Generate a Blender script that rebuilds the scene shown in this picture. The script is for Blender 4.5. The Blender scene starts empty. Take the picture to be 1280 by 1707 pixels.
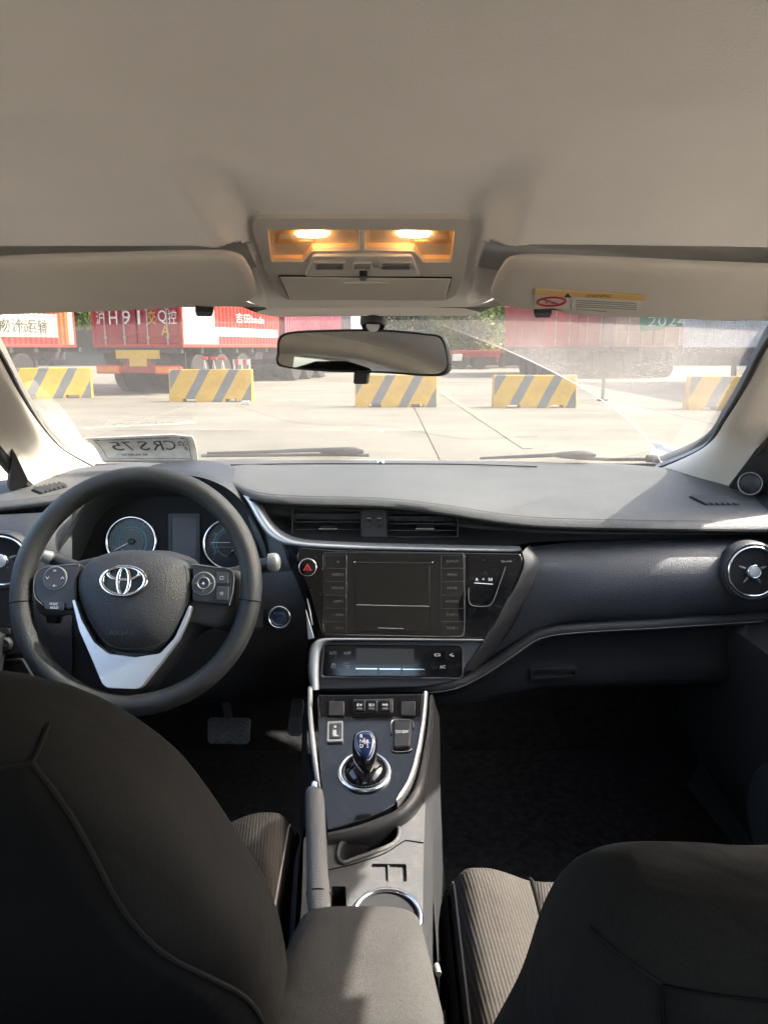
import bpy, bmesh, math, random
from mathutils import Vector as V, Matrix
random.seed(7)
R = math.radians
SC = bpy.context.scene
COL = SC.collection

# ------------------------------------------------------------------ camera, sky, sun, exposure
FPX = 1282.0
PITCH = 12.17
CAM = V((0, 0, 1.2))
cd = bpy.data.cameras.new('camera'); co = bpy.data.objects.new('camera', cd); COL.objects.link(co)
co.location = CAM; co.rotation_euler = (R(90 - PITCH), 0, 0)
cd.sensor_fit = 'HORIZONTAL'; cd.sensor_width = 36; cd.lens = 36 * FPX / 1280
cd.clip_start = 0.02; cd.clip_end = 2000
SC.camera = co
SUN = V((0.71, 0.15, 0.70)).normalized()          # direction towards the sun
elev = math.asin(SUN.z); azim = math.atan2(SUN.x, SUN.y)
w = bpy.data.worlds.new('World'); SC.world = w; w.use_nodes = True
nt = w.node_tree; nt.nodes.clear()
wo = nt.nodes.new('ShaderNodeOutputWorld'); bg = nt.nodes.new('ShaderNodeBackground'); sk = nt.nodes.new('ShaderNodeTexSky')
sk.sky_type = 'NISHITA'; sk.sun_disc = False; sk.sun_elevation = elev; sk.sun_rotation = azim
sk.air_density = 1.2; sk.dust_density = 5.0
bg.inputs[1].default_value = 0.15
nt.links.new(sk.outputs[0], bg.inputs[0]); nt.links.new(bg.outputs[0], wo.inputs[0])
sl = bpy.data.lights.new('sun', 'SUN'); so = bpy.data.objects.new('sun', sl); COL.objects.link(so)
sl.energy = 3.0; sl.angle = R(0.6); sl.color = (1.0, 0.945, 0.86)
so.rotation_euler = SUN.to_track_quat('Z', 'Y').to_euler(); so.location = (30, 10, 30)
SC.view_settings.view_transform = 'Standard'; SC.view_settings.look = 'None'
SC.view_settings.gamma = 1; SC.view_settings.use_curve_mapping = False
SC.view_settings.exposure = 3.4
SC.render.engine = 'CYCLES'
SC.cycles.use_denoising = True
SC.cycles.max_bounces = 7; SC.cycles.diffuse_bounces = 5; SC.cycles.glossy_bounces = 3; SC.cycles.transparent_max_bounces = 12
SC.cycles.use_adaptive_sampling = True; SC.cycles.adaptive_threshold = 0.02
SC.cycles.sample_clamp_indirect = 8
SC.cycles.caustics_reflective = False; SC.cycles.caustics_refractive = False

# ------------------------------------------------------------------ photo-survey helpers (photo pixel -> real point at a chosen distance)
_p = R(PITCH)
FW = V((0, math.cos(_p), -math.sin(_p))); UP = V((0, math.sin(_p), math.cos(_p)))
def ray(px, py):
    return V((1, 0, 0)) * ((px - 640) / FPX) + UP * ((853.5 - py) / FPX) + FW
def P(px, py, Y):
    d = ray(px, py); return CAM + d * (Y / d.y)
def PZ(px, py, Z):
    d = ray(px, py); return CAM + d * ((Z - CAM.z) / d.z)
class Pl:
    def __init__(s, o, n, u=None):
        s.o = V(o); s.n = V(n).normalized()
        s.u = V(u).normalized() if u else V((-s.n.y, s.n.x, 0)).normalized()
        s.v = s.n.cross(s.u).normalized()
    def loc(s, px, py):
        d = ray(px, py); t = (s.o - CAM).dot(s.n) / d.dot(s.n)
        r = CAM + d * t - s.o
        return (r.dot(s.u), r.dot(s.v))
    def px(s, pts): return [s.loc(*q) for q in pts]
    def pt(s, a, b, h=0): return s.o + s.u * a + s.v * b + s.n * h
    def at(s, px, py, h=0): a, b = s.loc(px, py); return s.pt(a, b, h)

# ------------------------------------------------------------------ object helpers
WORLD = {}          # object -> its world origin (only translations are used)
XF = Matrix.Identity(4)
def tag(o, label=None, cat=None, group=None, kind=None):
    if label: o['label'] = label
    if cat: o['category'] = cat
    if group: o['group'] = group
    if kind: o['kind'] = kind
    return o
def thing(name, loc, label, cat, group=None):
    o = bpy.data.objects.new(name, None); COL.objects.link(o)
    o.empty_display_size = 0.05
    L = (XF @ V(loc)); o.location = L; WORLD[o] = L.copy()
    return tag(o, label, cat, group)
def setparent(o, parent):
    if parent is not None:
        o.parent = parent
        o.matrix_parent_inverse = Matrix.Translation(-WORLD[parent])
def mk(name, verts, faces, mat, parent=None, smooth=True, bevel=0, seg=2, sub=0, solid=0, ang=38, matf=None, recalc=True):
    vs = [XF @ V(v) for v in verts]
    lo = V((min(v.x for v in vs), min(v.y for v in vs), min(v.z for v in vs)))
    hi = V((max(v.x for v in vs), max(v.y for v in vs), max(v.z for v in vs)))
    c = (lo + hi) / 2
    me = bpy.data.meshes.new(name)
    me.from_pydata([v - c for v in vs], [], faces)
    bm = bmesh.new(); bm.from_mesh(me)
    bmesh.ops.remove_doubles(bm, verts=bm.verts, dist=1e-5)
    if recalc: bmesh.ops.recalc_face_normals(bm, faces=bm.faces)
    for f in bm.faces: f.smooth = smooth
    lim = R(ang)
    for e in bm.edges:
        if len(e.link_faces) == 2:
            try: e.smooth = e.calc_face_angle() < lim
            except ValueError: pass
    if matf:
        for f in bm.faces: f.material_index = matf(f.calc_center_median() + c)
    bm.to_mesh(me); bm.free()
    for m in (mat if isinstance(mat, (list, tuple)) else [mat]): me.materials.append(m)
    o = bpy.data.objects.new(name, me); COL.objects.link(o)
    o.location = c; WORLD[o] = c.copy()
    setparent(o, parent)
    if solid:
        m = o.modifiers.new('solid', 'SOLIDIFY'); m.thickness = solid; m.offset = -1
    if bevel:
        m = o.modifiers.new('bevel', 'BEVEL'); m.width = bevel; m.segments = seg; m.limit_method = 'ANGLE'; m.angle_limit = R(35)
    if sub:
        m = o.modifiers.new('sub', 'SUBSURF'); m.levels = sub; m.render_levels = sub
    return o
class MB:
    """collects geometry of ONE part"""
    def __init__(s): s.v = []; s.f = []
    def add(s, v, f):
        k = len(s.v); s.v += [V(q) for q in v]; s.f += [tuple(i + k for i in q) for q in f]; return s
    def box(s, c, d, rot=None):
        c = V(c); x, y, z = d[0] / 2, d[1] / 2, d[2] / 2
        q = [V((a * x, b * y, e * z)) for e in (-1, 1) for b in (-1, 1) for a in (-1, 1)]
        if rot is not None: q = [rot @ i for i in q]
        return s.add([c + i for i in q], [(0, 1, 3, 2), (4, 6, 7, 5), (0, 4, 5, 1), (2, 3, 7, 6), (0, 2, 6, 4), (1, 5, 7, 3)])
    def tube(s, *a, **k): return s.add(*tube_g(*a, **k))
    def prism(s, *a, **k): return s.add(*prism_g(*a, **k))
    def lathe(s, *a, **k): return s.add(*lathe_g(*a, **k))
    def build(s, name, mat, parent=None, **k): return mk(name, s.v, s.f, mat, parent, **k)
def cr(pts, n, closed=False):
    """Catmull-Rom resample to n points"""
    pts = [V(p) if len(p) == 3 else V((p[0], p[1], 0)) for p in pts]
    m = len(pts)
    if m == 2 and not closed: return [pts[0].lerp(pts[1], i / (n - 1)) for i in range(n)]
    def g(i): return pts[i % m] if closed else pts[max(0, min(m - 1, i))]
    segs = m if closed else m - 1
    # by arc length of the control polygon
    L = [0]
    for i in range(segs): L.append(L[-1] + (g(i + 1) - g(i)).length)
    out = []; tot = L[-1] or 1
    cnt = n if closed else n - 1
    for k in range(n):
        d = tot * k / cnt; i = 0
        while i < segs - 1 and L[i + 1] < d: i += 1
        t = (d - L[i]) / max(1e-9, L[i + 1] - L[i])
        a, b, c, e = g(i - 1), g(i), g(i + 1), g(i + 2)
        if not closed and i == 0: a = b * 2 - c
        if not closed and i == segs - 1: e = c * 2 - b
        # scale tangents for uneven spacing
        l1 = max(1e-9, (c - b).length)
        t1 = (c - a) * (l1 / max(1e-9, (b - a).length + l1)); t2 = (e - b) * (l1 / max(1e-9, (e - c).length + l1))
        t_2 = t * t; t_3 = t_2 * t
        out.append(b * (2 * t_3 - 3 * t_2 + 1) + t1 * (t_3 - 2 * t_2 + t) + c * (-2 * t_3 + 3 * t_2) + t2 * (t_3 - t_2))
    return out
def tube_g(pts, r, n=10, closed=False, flat=1.0, up=None, caps=True):
    pts = [V(p) for p in pts]; m = len(pts)
    rr = r if isinstance(r, (list, tuple)) else [r] * m
    v = []; f = []; prev = None
    for i, p in enumerate(pts):
        a = pts[(i - 1) % m] if closed or i else p; b = pts[(i + 1) % m] if closed or i < m - 1 else p
        t = (b - a).normalized()
        if up is not None: x = V(up)
        elif prev is None: x = V((0, 0, 1)) if abs(t.z) < .9 else V((1, 0, 0))
        else: x = prev
        x = (x - t * x.dot(t)).normalized(); prev = x; y = t.cross(x)
        for k in range(n):
            q = 2 * math.pi * k / n
            v.append(p + x * (math.cos(q) * rr[i] * flat) + y * (math.sin(q) * rr[i]))
    for i in range(m if closed else m - 1):
        j = (i + 1) % m
        for k in range(n):
            l = (k + 1) % n; f.append((i * n + k, i * n + l, j * n + l, j * n + k))
    if not closed and caps: f.append(tuple(range(n))); f.append(tuple((m - 1) * n + k for k in range(n)))
    return v, f
def tube(name, pts, r, mat, parent=None, n=10, closed=False, flat=1.0, up=None, **k):
    v, f = tube_g(pts, r, n, closed, flat, up); return mk(name, v, f, mat, parent, **k)
def prism_g(poly, pl, h0, h1):
    n = len(poly)
    v = [pl.pt(a, b, h0) for a, b in poly] + [pl.pt(a, b, h1) for a, b in poly]
    f = [tuple(range(n)), tuple(range(n, 2 * n))] + [(i, (i + 1) % n, n + (i + 1) % n, n + i) for i in range(n)]
    return v, f
def prism(name, poly, pl, h0, h1, mat, parent=None, **k):
    v, f = prism_g(poly, pl, h0, h1); return mk(name, v, f, mat, parent, **k)
def rnd(poly, r, n=5):
    out = []; m = len(poly); rs = r if isinstance(r, (list, tuple)) else [r] * m
    for i in range(m):
        a, b, c = V((*poly[i - 1], 0)), V((*poly[i], 0)), V((*poly[(i + 1) % m], 0))
        l1, l2 = (a - b).length, (c - b).length
        q = min(rs[i], l1 * .49, l2 * .49)
        if q < 1e-6: out.append((b.x, b.y)); continue
        s, e = b + (a - b).normalized() * q, b + (c - b).normalized() * q
        for k in range(n + 1):
            t = k / n; w_ = s * (1 - t) ** 2 + b * (2 * t * (1 - t)) + e * t * t
            out.append((w_.x, w_.y))
    return out
def smooth2(poly, n):
    return [(p.x, p.y) for p in cr([(a, b, 0) for a, b in poly], n, closed=True)]
def pillow(name, poly, pl, h0, h1, mat, parent=None, rings=7, k=2.6, wall=0.0, **kw):
    cx = sum(p[0] for p in poly) / len(poly); cy = sum(p[1] for p in poly) / len(poly)
    n = len(poly); v = []; f = []
    if wall: v += [pl.pt(a, b, h0 - wall) for a, b in poly]
    for i in range(rings):
        s = math.cos(i / rings * math.pi / 2) ** .8 if i else 1.0
        h = h0 + (h1 - h0) * (1 - s ** k) ** (1 / 1.6)
        v += [pl.pt(cx + (a - cx) * s, cy + (b - cy) * s, h) for a, b in poly]
    v.append(pl.pt(cx, cy, h1)); tot = rings + (1 if wall else 0)
    for i in range(tot - 1):
        for j in range(n): f.append((i * n + j, i * n + (j + 1) % n, (i + 1) * n + (j + 1) % n, (i + 1) * n + j))
    for j in range(n): f.append(((tot - 1) * n + j, (tot - 1) * n + (j + 1) % n, tot * n))
    f.append(tuple(range(n)))
    return mk(name, v, f, mat, parent, **kw)
def lathe_g(c, axis, prof, seg=40, sx=1.0, u=None):
    c = V(c); ax = V(axis).normalized()
    u = V(u) if u else (V((-ax.y, ax.x, 0)) if abs(ax.z) < .95 else V((1, 0, 0)))
    u = (u - ax * u.dot(ax)).normalized(); w_ = ax.cross(u)
    v = []; f = []
    for r, h in prof:
        for k in range(seg):
            q = 2 * math.pi * k / seg
            v.append(c + ax * h + u * (r * sx * math.cos(q)) + w_ * (r * math.sin(q)))
    for i in range(len(prof) - 1):
        for k in range(seg):
            l = (k + 1) % seg; f.append((i * seg + k, i * seg + l, (i + 1) * seg + l, (i + 1) * seg + k))
    if prof[0][0] > 1e-5: f.append(tuple(range(seg)))
    if prof[-1][0] > 1e-5: f.append(tuple((len(prof) - 1) * seg + k for k in range(seg)))
    return v, f
def lathe(name, c, axis, prof, mat, parent=None, seg=40, sx=1.0, u=None, **k):
    v, f = lathe_g(c, axis, prof, seg, sx, u); return mk(name, v, f, mat, parent, **k)
def ring(name, c, axis, r, t, mat, parent=None, seg=48, h=0.0, sx=1.0):
    prof = [(r + t * math.cos(q), h + t * math.sin(q)) for q in [2 * math.pi * i / 10 for i in range(10)]]
    prof.append(prof[0])
    v, f = lathe_g(c, axis, prof, seg, sx); f = [q for q in f if len(q) == 4]
    return mk(name, v, f, mat, parent)
def grid(name, rows, mat, parent=None, n=None, m=None, closev=False, **k):
    """rows of points, Catmull-Rom through each row (n columns) and across rows (m rows)"""
    if n: rows = [cr(r, n) for r in rows]
    rows = [[V(p) for p in r] for r in rows]
    if m:
        cols = [cr([r[i] for r in rows], m) for i in range(len(rows[0]))]
        rows = [[c[j] for c in cols] for j in range(m)]
    a = len(rows); b = len(rows[0])
    v = [p for r in rows for p in r]
    f = [(i * b + j, i * b + j + 1, (i + 1) * b + j + 1, (i + 1) * b + j) for i in range(a - 1) for j in range(b - 1)]
    if closev: f += [(i * b + b - 1, i * b, (i + 1) * b, (i + 1) * b + b - 1) for i in range(a - 1)]
    return mk(name, v, f, mat, parent, **k)
def rings_solid(name, rings, mat, parent=None, **k):
    b = len(rings[0]); a = len(rings)
    v = [V(p) for r in rings for p in r]
    f = [(i * b + j, i * b + (j + 1) % b, (i + 1) * b + (j + 1) % b, (i + 1) * b + j) for i in range(a - 1) for j in range(b)]
    f.append(tuple(range(b))); f.append(tuple((a - 1) * b + j for j in range(b)))
    return mk(name, v, f, mat, parent, **k)
def plate(name, outer, holes, pl, h0, h1, mat, parent=None, **k):
    """flat plate with real openings"""
    bm = bmesh.new(); loops = []
    for poly in [outer] + holes:
        vs = [bm.verts.new((a, b, 0)) for a, b in poly]; loops.append(len(vs))
        for i in range(len(vs)): bm.edges.new((vs[i], vs[(i + 1) % len(vs)]))
    bmesh.ops.triangle_fill(bm, edges=bm.edges[:], use_beauty=True, normal=(0, 0, 1))
    bm.verts.ensure_lookup_table(); bm.verts.index_update()
    co_ = [(v.co.x, v.co.y) for v in bm.verts]; fs = [tuple(v.index for v in f.verts) for f in bm.faces]
    bm.free(); n = len(co_)
    v = [pl.pt(a, b, h1) for a, b in co_] + [pl.pt(a, b, h0) for a, b in co_]
    f = fs + [tuple(i + n for i in q) for q in fs]; s = 0
    for L in loops:
        for i in range(L):
            a, b = s + i, s + (i + 1) % L; f.append((a, b, b + n, a + n))
        s += L
    return mk(name, v, f, mat, parent, **k)
def rect(cx, cy, w_, h_): return [(cx - w_ / 2, cy - h_ / 2), (cx + w_ / 2, cy - h_ / 2), (cx + w_ / 2, cy + h_ / 2), (cx - w_ / 2, cy + h_ / 2)]
def pxrect(pl, x0, y0, x1, y1): return pl.px([(x0, y1), (x1, y1), (x1, y0), (x0, y0)])
def text(name, s, pl, a, b, h, mat, parent=None, z=0.0006, mirror=False, wid=None, ext=0.0, slant=0.0):
    """flat lettering lying on a plane, centred on (a,b), cap height h (metres)"""
    cu = bpy.data.curves.new('t', 'FONT'); cu.body = s; cu.size = 1; cu.align_x = 'CENTER'; cu.resolution_u = 2; cu.shear = slant
    ob = bpy.data.objects.new('t', cu); me = bpy.data.meshes.new_from_object(ob)
    vs = [v.co.copy() for v in me.vertices]; fs = [tuple(p.vertices) for p in me.polygons]
    bpy.data.objects.remove(ob); bpy.data.curves.remove(cu); bpy.data.meshes.remove(me)
    if not vs: return None
    x0, x1 = min(v.x for v in vs), max(v.x for v in vs); y0, y1 = min(v.y for v in vs), max(v.y for v in vs)
    sy = h / (y1 - y0); sx = (wid / (x1 - x0)) if wid else sy
    sg = -1 if mirror else 1
    pts = [pl.pt(a + sg * (v.x - (x0 + x1) / 2) * sx, b + (v.y - (y0 + y1) / 2) * sy, z) for v in vs]
    return mk(name, pts, fs, mat, parent, smooth=False, recalc=False, solid=ext)
def ptext(name, s, pl, px, py, hpx, mat, parent=None, wpx=None, z=0.0006, **k):
    a, b = pl.loc(px, py); a2, b2 = pl.loc(px, py - hpx); h = abs(b2 - b)
    wd = abs(pl.loc(px + wpx, py)[0] - a) if wpx else None
    return text(name, s, pl, a, b, h, mat, parent, z=z, wid=wd, **k)

# ------------------------------------------------------------------ materials
def nodes_of(name):
    m = bpy.data.materials.new(name); m.use_nodes = True
    t = m.node_tree; b = t.nodes['Principled BSDF']
    return m, t, b
def N(t, kind, **k):
    n = t.nodes.new('ShaderNode' + kind)
    for a, b in k.items():
        if a.startswith('i_'):
            key = a[2:]; key = int(key) if key.isdigit() else key.replace('_', ' ')
            n.inputs[key].default_value = b
        else: setattr(n, a, b)
    return n
def mat(name, col, rough=.5, metal=0., var=.12, vscale=6., grain=0., gscale=600., gtype='noise', spec=.5, coat=0., sheen=0., rvar=.0, dust=0., dscale=40., dcol=(.35, .32, .28)):
    m, t, b = nodes_of(name); L = t.links.new
    tc = N(t, 'TexCoord'); ob = tc.outputs['Object']
    col = (*col, 1)
    nz = N(t, 'TexNoise', i_Scale=vscale, i_Detail=6.); L(ob, nz.inputs['Vector'])
    mr = N(t, 'MapRange', i_3=1 - var, i_4=1 + var); L(nz.outputs[0], mr.inputs[0]); mr.inputs[1].default_value = .3; mr.inputs[2].default_value = .7
    mx = N(t, 'MixRGB', blend_type='MULTIPLY', i_0=1.); mx.inputs[1].default_value = col
    L(mr.outputs[0], mx.inputs[2]); out = mx.outputs[0]
    if dust:
        dn = N(t, 'TexNoise', i_Scale=dscale, i_Detail=8., i_Roughness=.75); L(ob, dn.inputs['Vector'])
        d2 = N(t, 'MapRange', i_1=.5, i_2=.8, i_3=0., i_4=dust); L(dn.outputs[0], d2.inputs[0])
        dm = N(t, 'MixRGB'); dm.inputs[2].default_value = (*dcol, 1); L(d2.outputs[0], dm.inputs[0]); L(out, dm.inputs[1]); out = dm.outputs[0]
    L(out, b.inputs['Base Color'])
    b.inputs['Roughness'].default_value = rough; b.inputs['Metallic'].default_value = metal
    b.inputs['Specular IOR Level'].default_value = spec
    b.inputs['Coat Weight'].default_value = coat; b.inputs['Coat Roughness'].default_value = .05
    b.inputs['Sheen Weight'].default_value = sheen; b.inputs['Sheen Roughness'].default_value = .5
    if rvar:
        r2 = N(t, 'MapRange', i_1=.3, i_2=.7, i_3=max(.02, rough - rvar), i_4=rough + rvar); L(nz.outputs[0], r2.inputs[0]); L(r2.outputs[0], b.inputs['Roughness'])
    if grain:
        if gtype == 'voronoi': g = N(t, 'TexVoronoi', i_Scale=gscale); gout = g.outputs['Distance']
        else: g = N(t, 'TexNoise', i_Scale=gscale, i_Detail=3.); gout = g.outputs[0]
        L(ob, g.inputs['Vector'])
        bp = N(t, 'Bump', i_Strength=grain, i_Distance=.001); L(gout, bp.inputs['Height']); L(bp.outputs[0], b.inputs['Normal'])
    return m
def fabric(name, col, rib=0.006, amt=.35, axis=0, skew=0.15, fade=.15, bump=.5, sheen=.0):
    m, t, b = nodes_of(name); L = t.links.new
    tc = N(t, 'TexCoord'); sx = N(t, 'SeparateXYZ'); L(tc.outputs['Object'], sx.inputs[0])
    k = N(t, 'Math', operation='MULTIPLY_ADD'); L(sx.outputs[1 if axis == 0 else 0], k.inputs[0]); k.inputs[1].default_value = skew; L(sx.outputs[axis], k.inputs[2])
    d = N(t, 'Math', operation='MULTIPLY'); L(k.outputs[0], d.inputs[0]); d.inputs[1].default_value = 2 * math.pi / rib
    s = N(t, 'Math', operation='SINE'); L(d.outputs[0], s.inputs[0])
    weave = N(t, 'TexNoise', i_Scale=900., i_Detail=2.); L(tc.outputs['Object'], weave.inputs['Vector'])
    big = N(t, 'TexNoise', i_Scale=7., i_Detail=5.); L(tc.outputs['Object'], big.inputs['Vector'])
    h = N(t, 'Math', operation='MULTIPLY_ADD'); L(weave.outputs[0], h.inputs[0]); h.inputs[1].default_value = 1.4; L(s.outputs[0], h.inputs[2])
    mr = N(t, 'MapRange', i_1=-1., i_2=1., i_3=1 - amt, i_4=1 + amt); L(s.outputs[0], mr.inputs[0])
    m2 = N(t, 'MapRange', i_1=.25, i_2=.75, i_3=1 - fade, i_4=1 + fade); L(big.outputs[0], m2.inputs[0])
    m3 = N(t, 'MapRange', i_1=.3, i_2=.7, i_3=.75, i_4=1.25); L(weave.outputs[0], m3.inputs[0])
    mu = N(t, 'Math', operation='MULTIPLY'); L(mr.outputs[0], mu.inputs[0]); L(m2.outputs[0], mu.inputs[1])
    mv = N(t, 'Math', operation='MULTIPLY'); L(mu.outputs[0], mv.inputs[0]); L(m3.outputs[0], mv.inputs[1])
    mx = N(t, 'MixRGB', blend_type='MULTIPLY', i_0=1.); mx.inputs[1].default_value = (*col, 1); L(mv.outputs[0], mx.inputs[2])
    L(mx.outputs[0], b.inputs['Base Color']); b.inputs['Roughness'].default_value = .9; b.inputs['Specular IOR Level'].default_value = .06
    b.inputs['Sheen Weight'].default_value = sheen
    cz_ = N(t, 'TexNoise', i_Scale=9., i_Detail=3., i_Distortion=.8); L(tc.outputs['Object'], cz_.inputs['Vector'])
    b0_ = N(t, 'Bump', i_Strength=.55, i_Distance=.012); L(cz_.outputs[0], b0_.inputs['Height'])
    bp = N(t, 'Bump', i_Strength=bump, i_Distance=.0008); L(h.outputs[0], bp.inputs['Height']); L(b0_.outputs[0], bp.inputs['Normal']); L(bp.outputs[0], b.inputs['Normal'])
    return m
def emis(name, col, st, rough=.3, base=None):
    m, t, b = nodes_of(name); b.inputs['Base Color'].default_value = (*(base or col), 1)
    b.inputs['Emission Color'].default_value = (*col, 1); b.inputs['Emission Strength'].default_value = st; b.inputs['Roughness'].default_value = rough
    return m
def clear(name, tint, refl=True, rough=.02, dirt=None):
    """thin pane: transparent + Schlick reflection (+ optional dust film node group callback)"""
    m = bpy.data.materials.new(name); m.use_nodes = True; t = m.node_tree; t.nodes.clear(); L = t.links.new
    o = N(t, 'OutputMaterial'); tr = N(t, 'BsdfTransparent'); tr.inputs[0].default_value = (*tint, 1)
    gl = N(t, 'BsdfGlossy', i_Roughness=rough)
    lw = N(t, 'LayerWeight', i_Blend=.5); pw = N(t, 'Math', operation='POWER'); L(lw.outputs['Facing'], pw.inputs[0]); pw.inputs[1].default_value = 5.
    ma = N(t, 'Math', operation='MULTIPLY_ADD'); L(pw.outputs[0], ma.inputs[0]); ma.inputs[1].default_value = .9; ma.inputs[2].default_value = .045
    mx = N(t, 'MixShader'); L(ma.outputs[0], mx.inputs[0]); L(tr.outputs[0], mx.inputs[1]); L(gl.outputs[0], mx.inputs[2])
    if dirt: dirt(t, L, mx, o)
    else: L(mx.outputs[0], o.inputs[0])
    return m
M = {}
M['headliner'] = mat('headliner', (.885, .845, .825), .95, var=.05, vscale=5, grain=.6, gscale=420, spec=.2, sheen=.2)
M['pillar'] = mat('pillar_plastic', (.78, .72, .645), .62, var=.05, grain=.25, gscale=900, spec=.4)
M['visor'] = mat('visor_vinyl', (.60, .56, .515), .7, var=.05, grain=.3, gscale=800, spec=.35)
M['ovh'] = mat('overhead_plastic', (.58, .545, .50), .5, var=.04, grain=.15, gscale=900)
M['dash'] = mat('dash_soft_plastic', (.084, .082, .082), .55, var=.10, vscale=12, grain=.8, gscale=750, gtype='voronoi', spec=.55, dust=.10, dscale=60)
M['dash_low'] = mat('dash_lower_plastic', (.028, .030, .035), .42, var=.1, grain=.6, gscale=750, gtype='voronoi', spec=.5)
M['plastic'] = mat('black_plastic', (.017, .017, .0185), .5, var=.12, grain=.25, gscale=1200, dust=.05)
M['matte'] = mat('matte_black', (.012, .012, .013), .8, spec=.25)
M['gloss'] = mat('piano_black', (.006, .006, .007), .09, var=.1, spec=.5, coat=.0, dust=.10, dscale=90, dcol=(.22, .22, .21), rvar=.05)
M['screen'] = mat('screen_glass', (.006, .0065, .007), .035, spec=.9, coat=.0, dust=.03, dscale=25)
M['chrome'] = mat('chrome', (.78, .79, .80), .14, 1., var=.03, rvar=.05)
M['silver'] = mat('satin_silver', (.54, .545, .55), .38, .75, var=.04, rvar=.06, grain=.05, gscale=1500)
M['greytrim'] = mat('grey_trim', (.20, .197, .19), .4, .4, var=.05, grain=.1)
M['leather'] = mat('wheel_leather', (.019, .0195, .020), .43, var=.2, vscale=20, grain=.55, gscale=800, gtype='voronoi', spec=.35)
M['airbag'] = mat('airbag_cover', (.019, .019, .021), .45, var=.08, grain=.7, gscale=800, gtype='voronoi')
M['console'] = mat('console_plastic', (.023, .0232, .0242), .5, var=.14, grain=.6, gscale=1300, gtype='voronoi', dust=.12, dscale=50)
M['armrest'] = fabric('armrest_fabric', (.032, .0307, .0293), rib=.003, amt=.015, fade=.2, bump=.05)
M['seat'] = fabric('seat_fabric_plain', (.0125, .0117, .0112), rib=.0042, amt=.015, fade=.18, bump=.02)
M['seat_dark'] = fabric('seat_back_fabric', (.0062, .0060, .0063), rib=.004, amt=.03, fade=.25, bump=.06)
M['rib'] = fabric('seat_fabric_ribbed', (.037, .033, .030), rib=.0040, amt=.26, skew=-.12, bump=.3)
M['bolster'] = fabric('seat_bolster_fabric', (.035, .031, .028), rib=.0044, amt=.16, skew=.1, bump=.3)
M['piping'] = mat('piping', (.22, .20, .18), .7)
M['seam'] = mat('seam_dark', (.008, .008, .008), .9, spec=.1)
M['thread'] = mat('thread', (.30, .30, .30), .8)
M['threadk'] = mat('thread_dark', (.05, .05, .055), .8)
M['carpet'] = mat('carpet', (.014, .014, .015), .98, var=.5, vscale=60, grain=.8, gscale=350, spec=.1)
M['rubber'] = mat('rubber', (.02, .02, .02), .75, var=.2, grain=.3, gscale=400, dust=.2, dscale=40)
M['white'] = mat('white_print', (.75, .76, .78), .5)
M['dimwhite'] = mat('dim_print', (.26, .27, .28), .5)
M['faint'] = mat('faint_print', (.09, .09, .095), .5)
M['teal'] = mat('teal_print', (.03, .16, .16), .5)
M['blueglow'] = mat('blue_print', (.05, .09, .22), .4)
M['red'] = mat('red_print', (.45, .03, .04), .4)
M['orange'] = mat('orange_print', (.72, .46, .17), .5)
M['mirror'] = mat('mirror_glass', (.60, .615, .63), .02, 1., var=.0)
M['paper'] = mat('label_paper', (.66, .64, .60), .6)
M['glass'] = clear('side_glass', (.95, .97, .96))
M['lens'] = None
# ================================================================== OUTSIDE: the yard
def concrete(name, base, seed):
    m, t, b = nodes_of(name); L = t.links.new
    g = N(t, 'NewGeometry'); mp = N(t, 'Mapping'); mp.inputs['Location'].default_value = (seed, seed * 2, 0); L(g.outputs['Position'], mp.inputs[0])
    st = N(t, 'Mapping'); st.inputs['Scale'].default_value = (.12, .9, 1); L(mp.outputs[0], st.inputs[0])
    n1 = N(t, 'TexNoise', i_Scale=1., i_Detail=7.); L(st.outputs[0], n1.inputs['Vector'])
    n2 = N(t, 'TexNoise', i_Scale=.5, i_Detail=8., i_Roughness=.7); L(mp.outputs[0], n2.inputs['Vector'])
    n3 = N(t, 'TexNoise', i_Scale=40., i_Detail=4.); L(mp.outputs[0], n3.inputs['Vector'])
    a = N(t, 'MapRange', i_1=.3, i_2=.7, i_3=.8, i_4=1.12); L(n1.outputs[0], a.inputs[0])
    c = N(t, 'MapRange', i_1=.3, i_2=.7, i_3=.62, i_4=1.18); L(n2.outputs[0], c.inputs[0])
    d = N(t, 'MapRange', i_1=.3, i_2=.7, i_3=.9, i_4=1.1); L(n3.outputs[0], d.inputs[0])
    m1 = N(t, 'Math', operation='MULTIPLY'); L(a.outputs[0], m1.inputs[0]); L(c.outputs[0], m1.inputs[1])
    m2 = N(t, 'Math', operation='MULTIPLY'); L(m1.outputs[0], m2.inputs[0]); L(d.outputs[0], m2.inputs[1])
    mx = N(t, 'MixRGB', blend_type='MULTIPLY', i_0=1.); mx.inputs[1].default_value = (*base, 1); L(m2.outputs[0], mx.inputs[2])
    L(mx.outputs[0], b.inputs['Base Color']); b.inputs['Roughness'].default_value = .9
    bp = N(t, 'Bump', i_Strength=.3, i_Distance=.01); L(n3.outputs[0], bp.inputs['Height']); L(bp.outputs[0], b.inputs['Normal'])
    return m
M['ground'] = concrete('concrete_ground', (.190, .168, .130), 0)
M['slab'] = [concrete('concrete_slab', (.200, .177, .138), 3), concrete('concrete_slab_pale', (.210, .186, .146), 11), concrete('concrete_slab_worn', (.189, .167, .130), 23)]
M['yline'] = mat('yellow_road_paint', (.27, .235, .13), .8, var=.5, vscale=2)
ground = mk('ground', [(-400, -400, -.02), (400, -400, -.02), (400, 600, -.02), (-400, 600, -.02)], [(0, 1, 2, 3)], M['ground'])
tag(ground, kind='structure')
SW, SL = 4.6, 5.2
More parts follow.
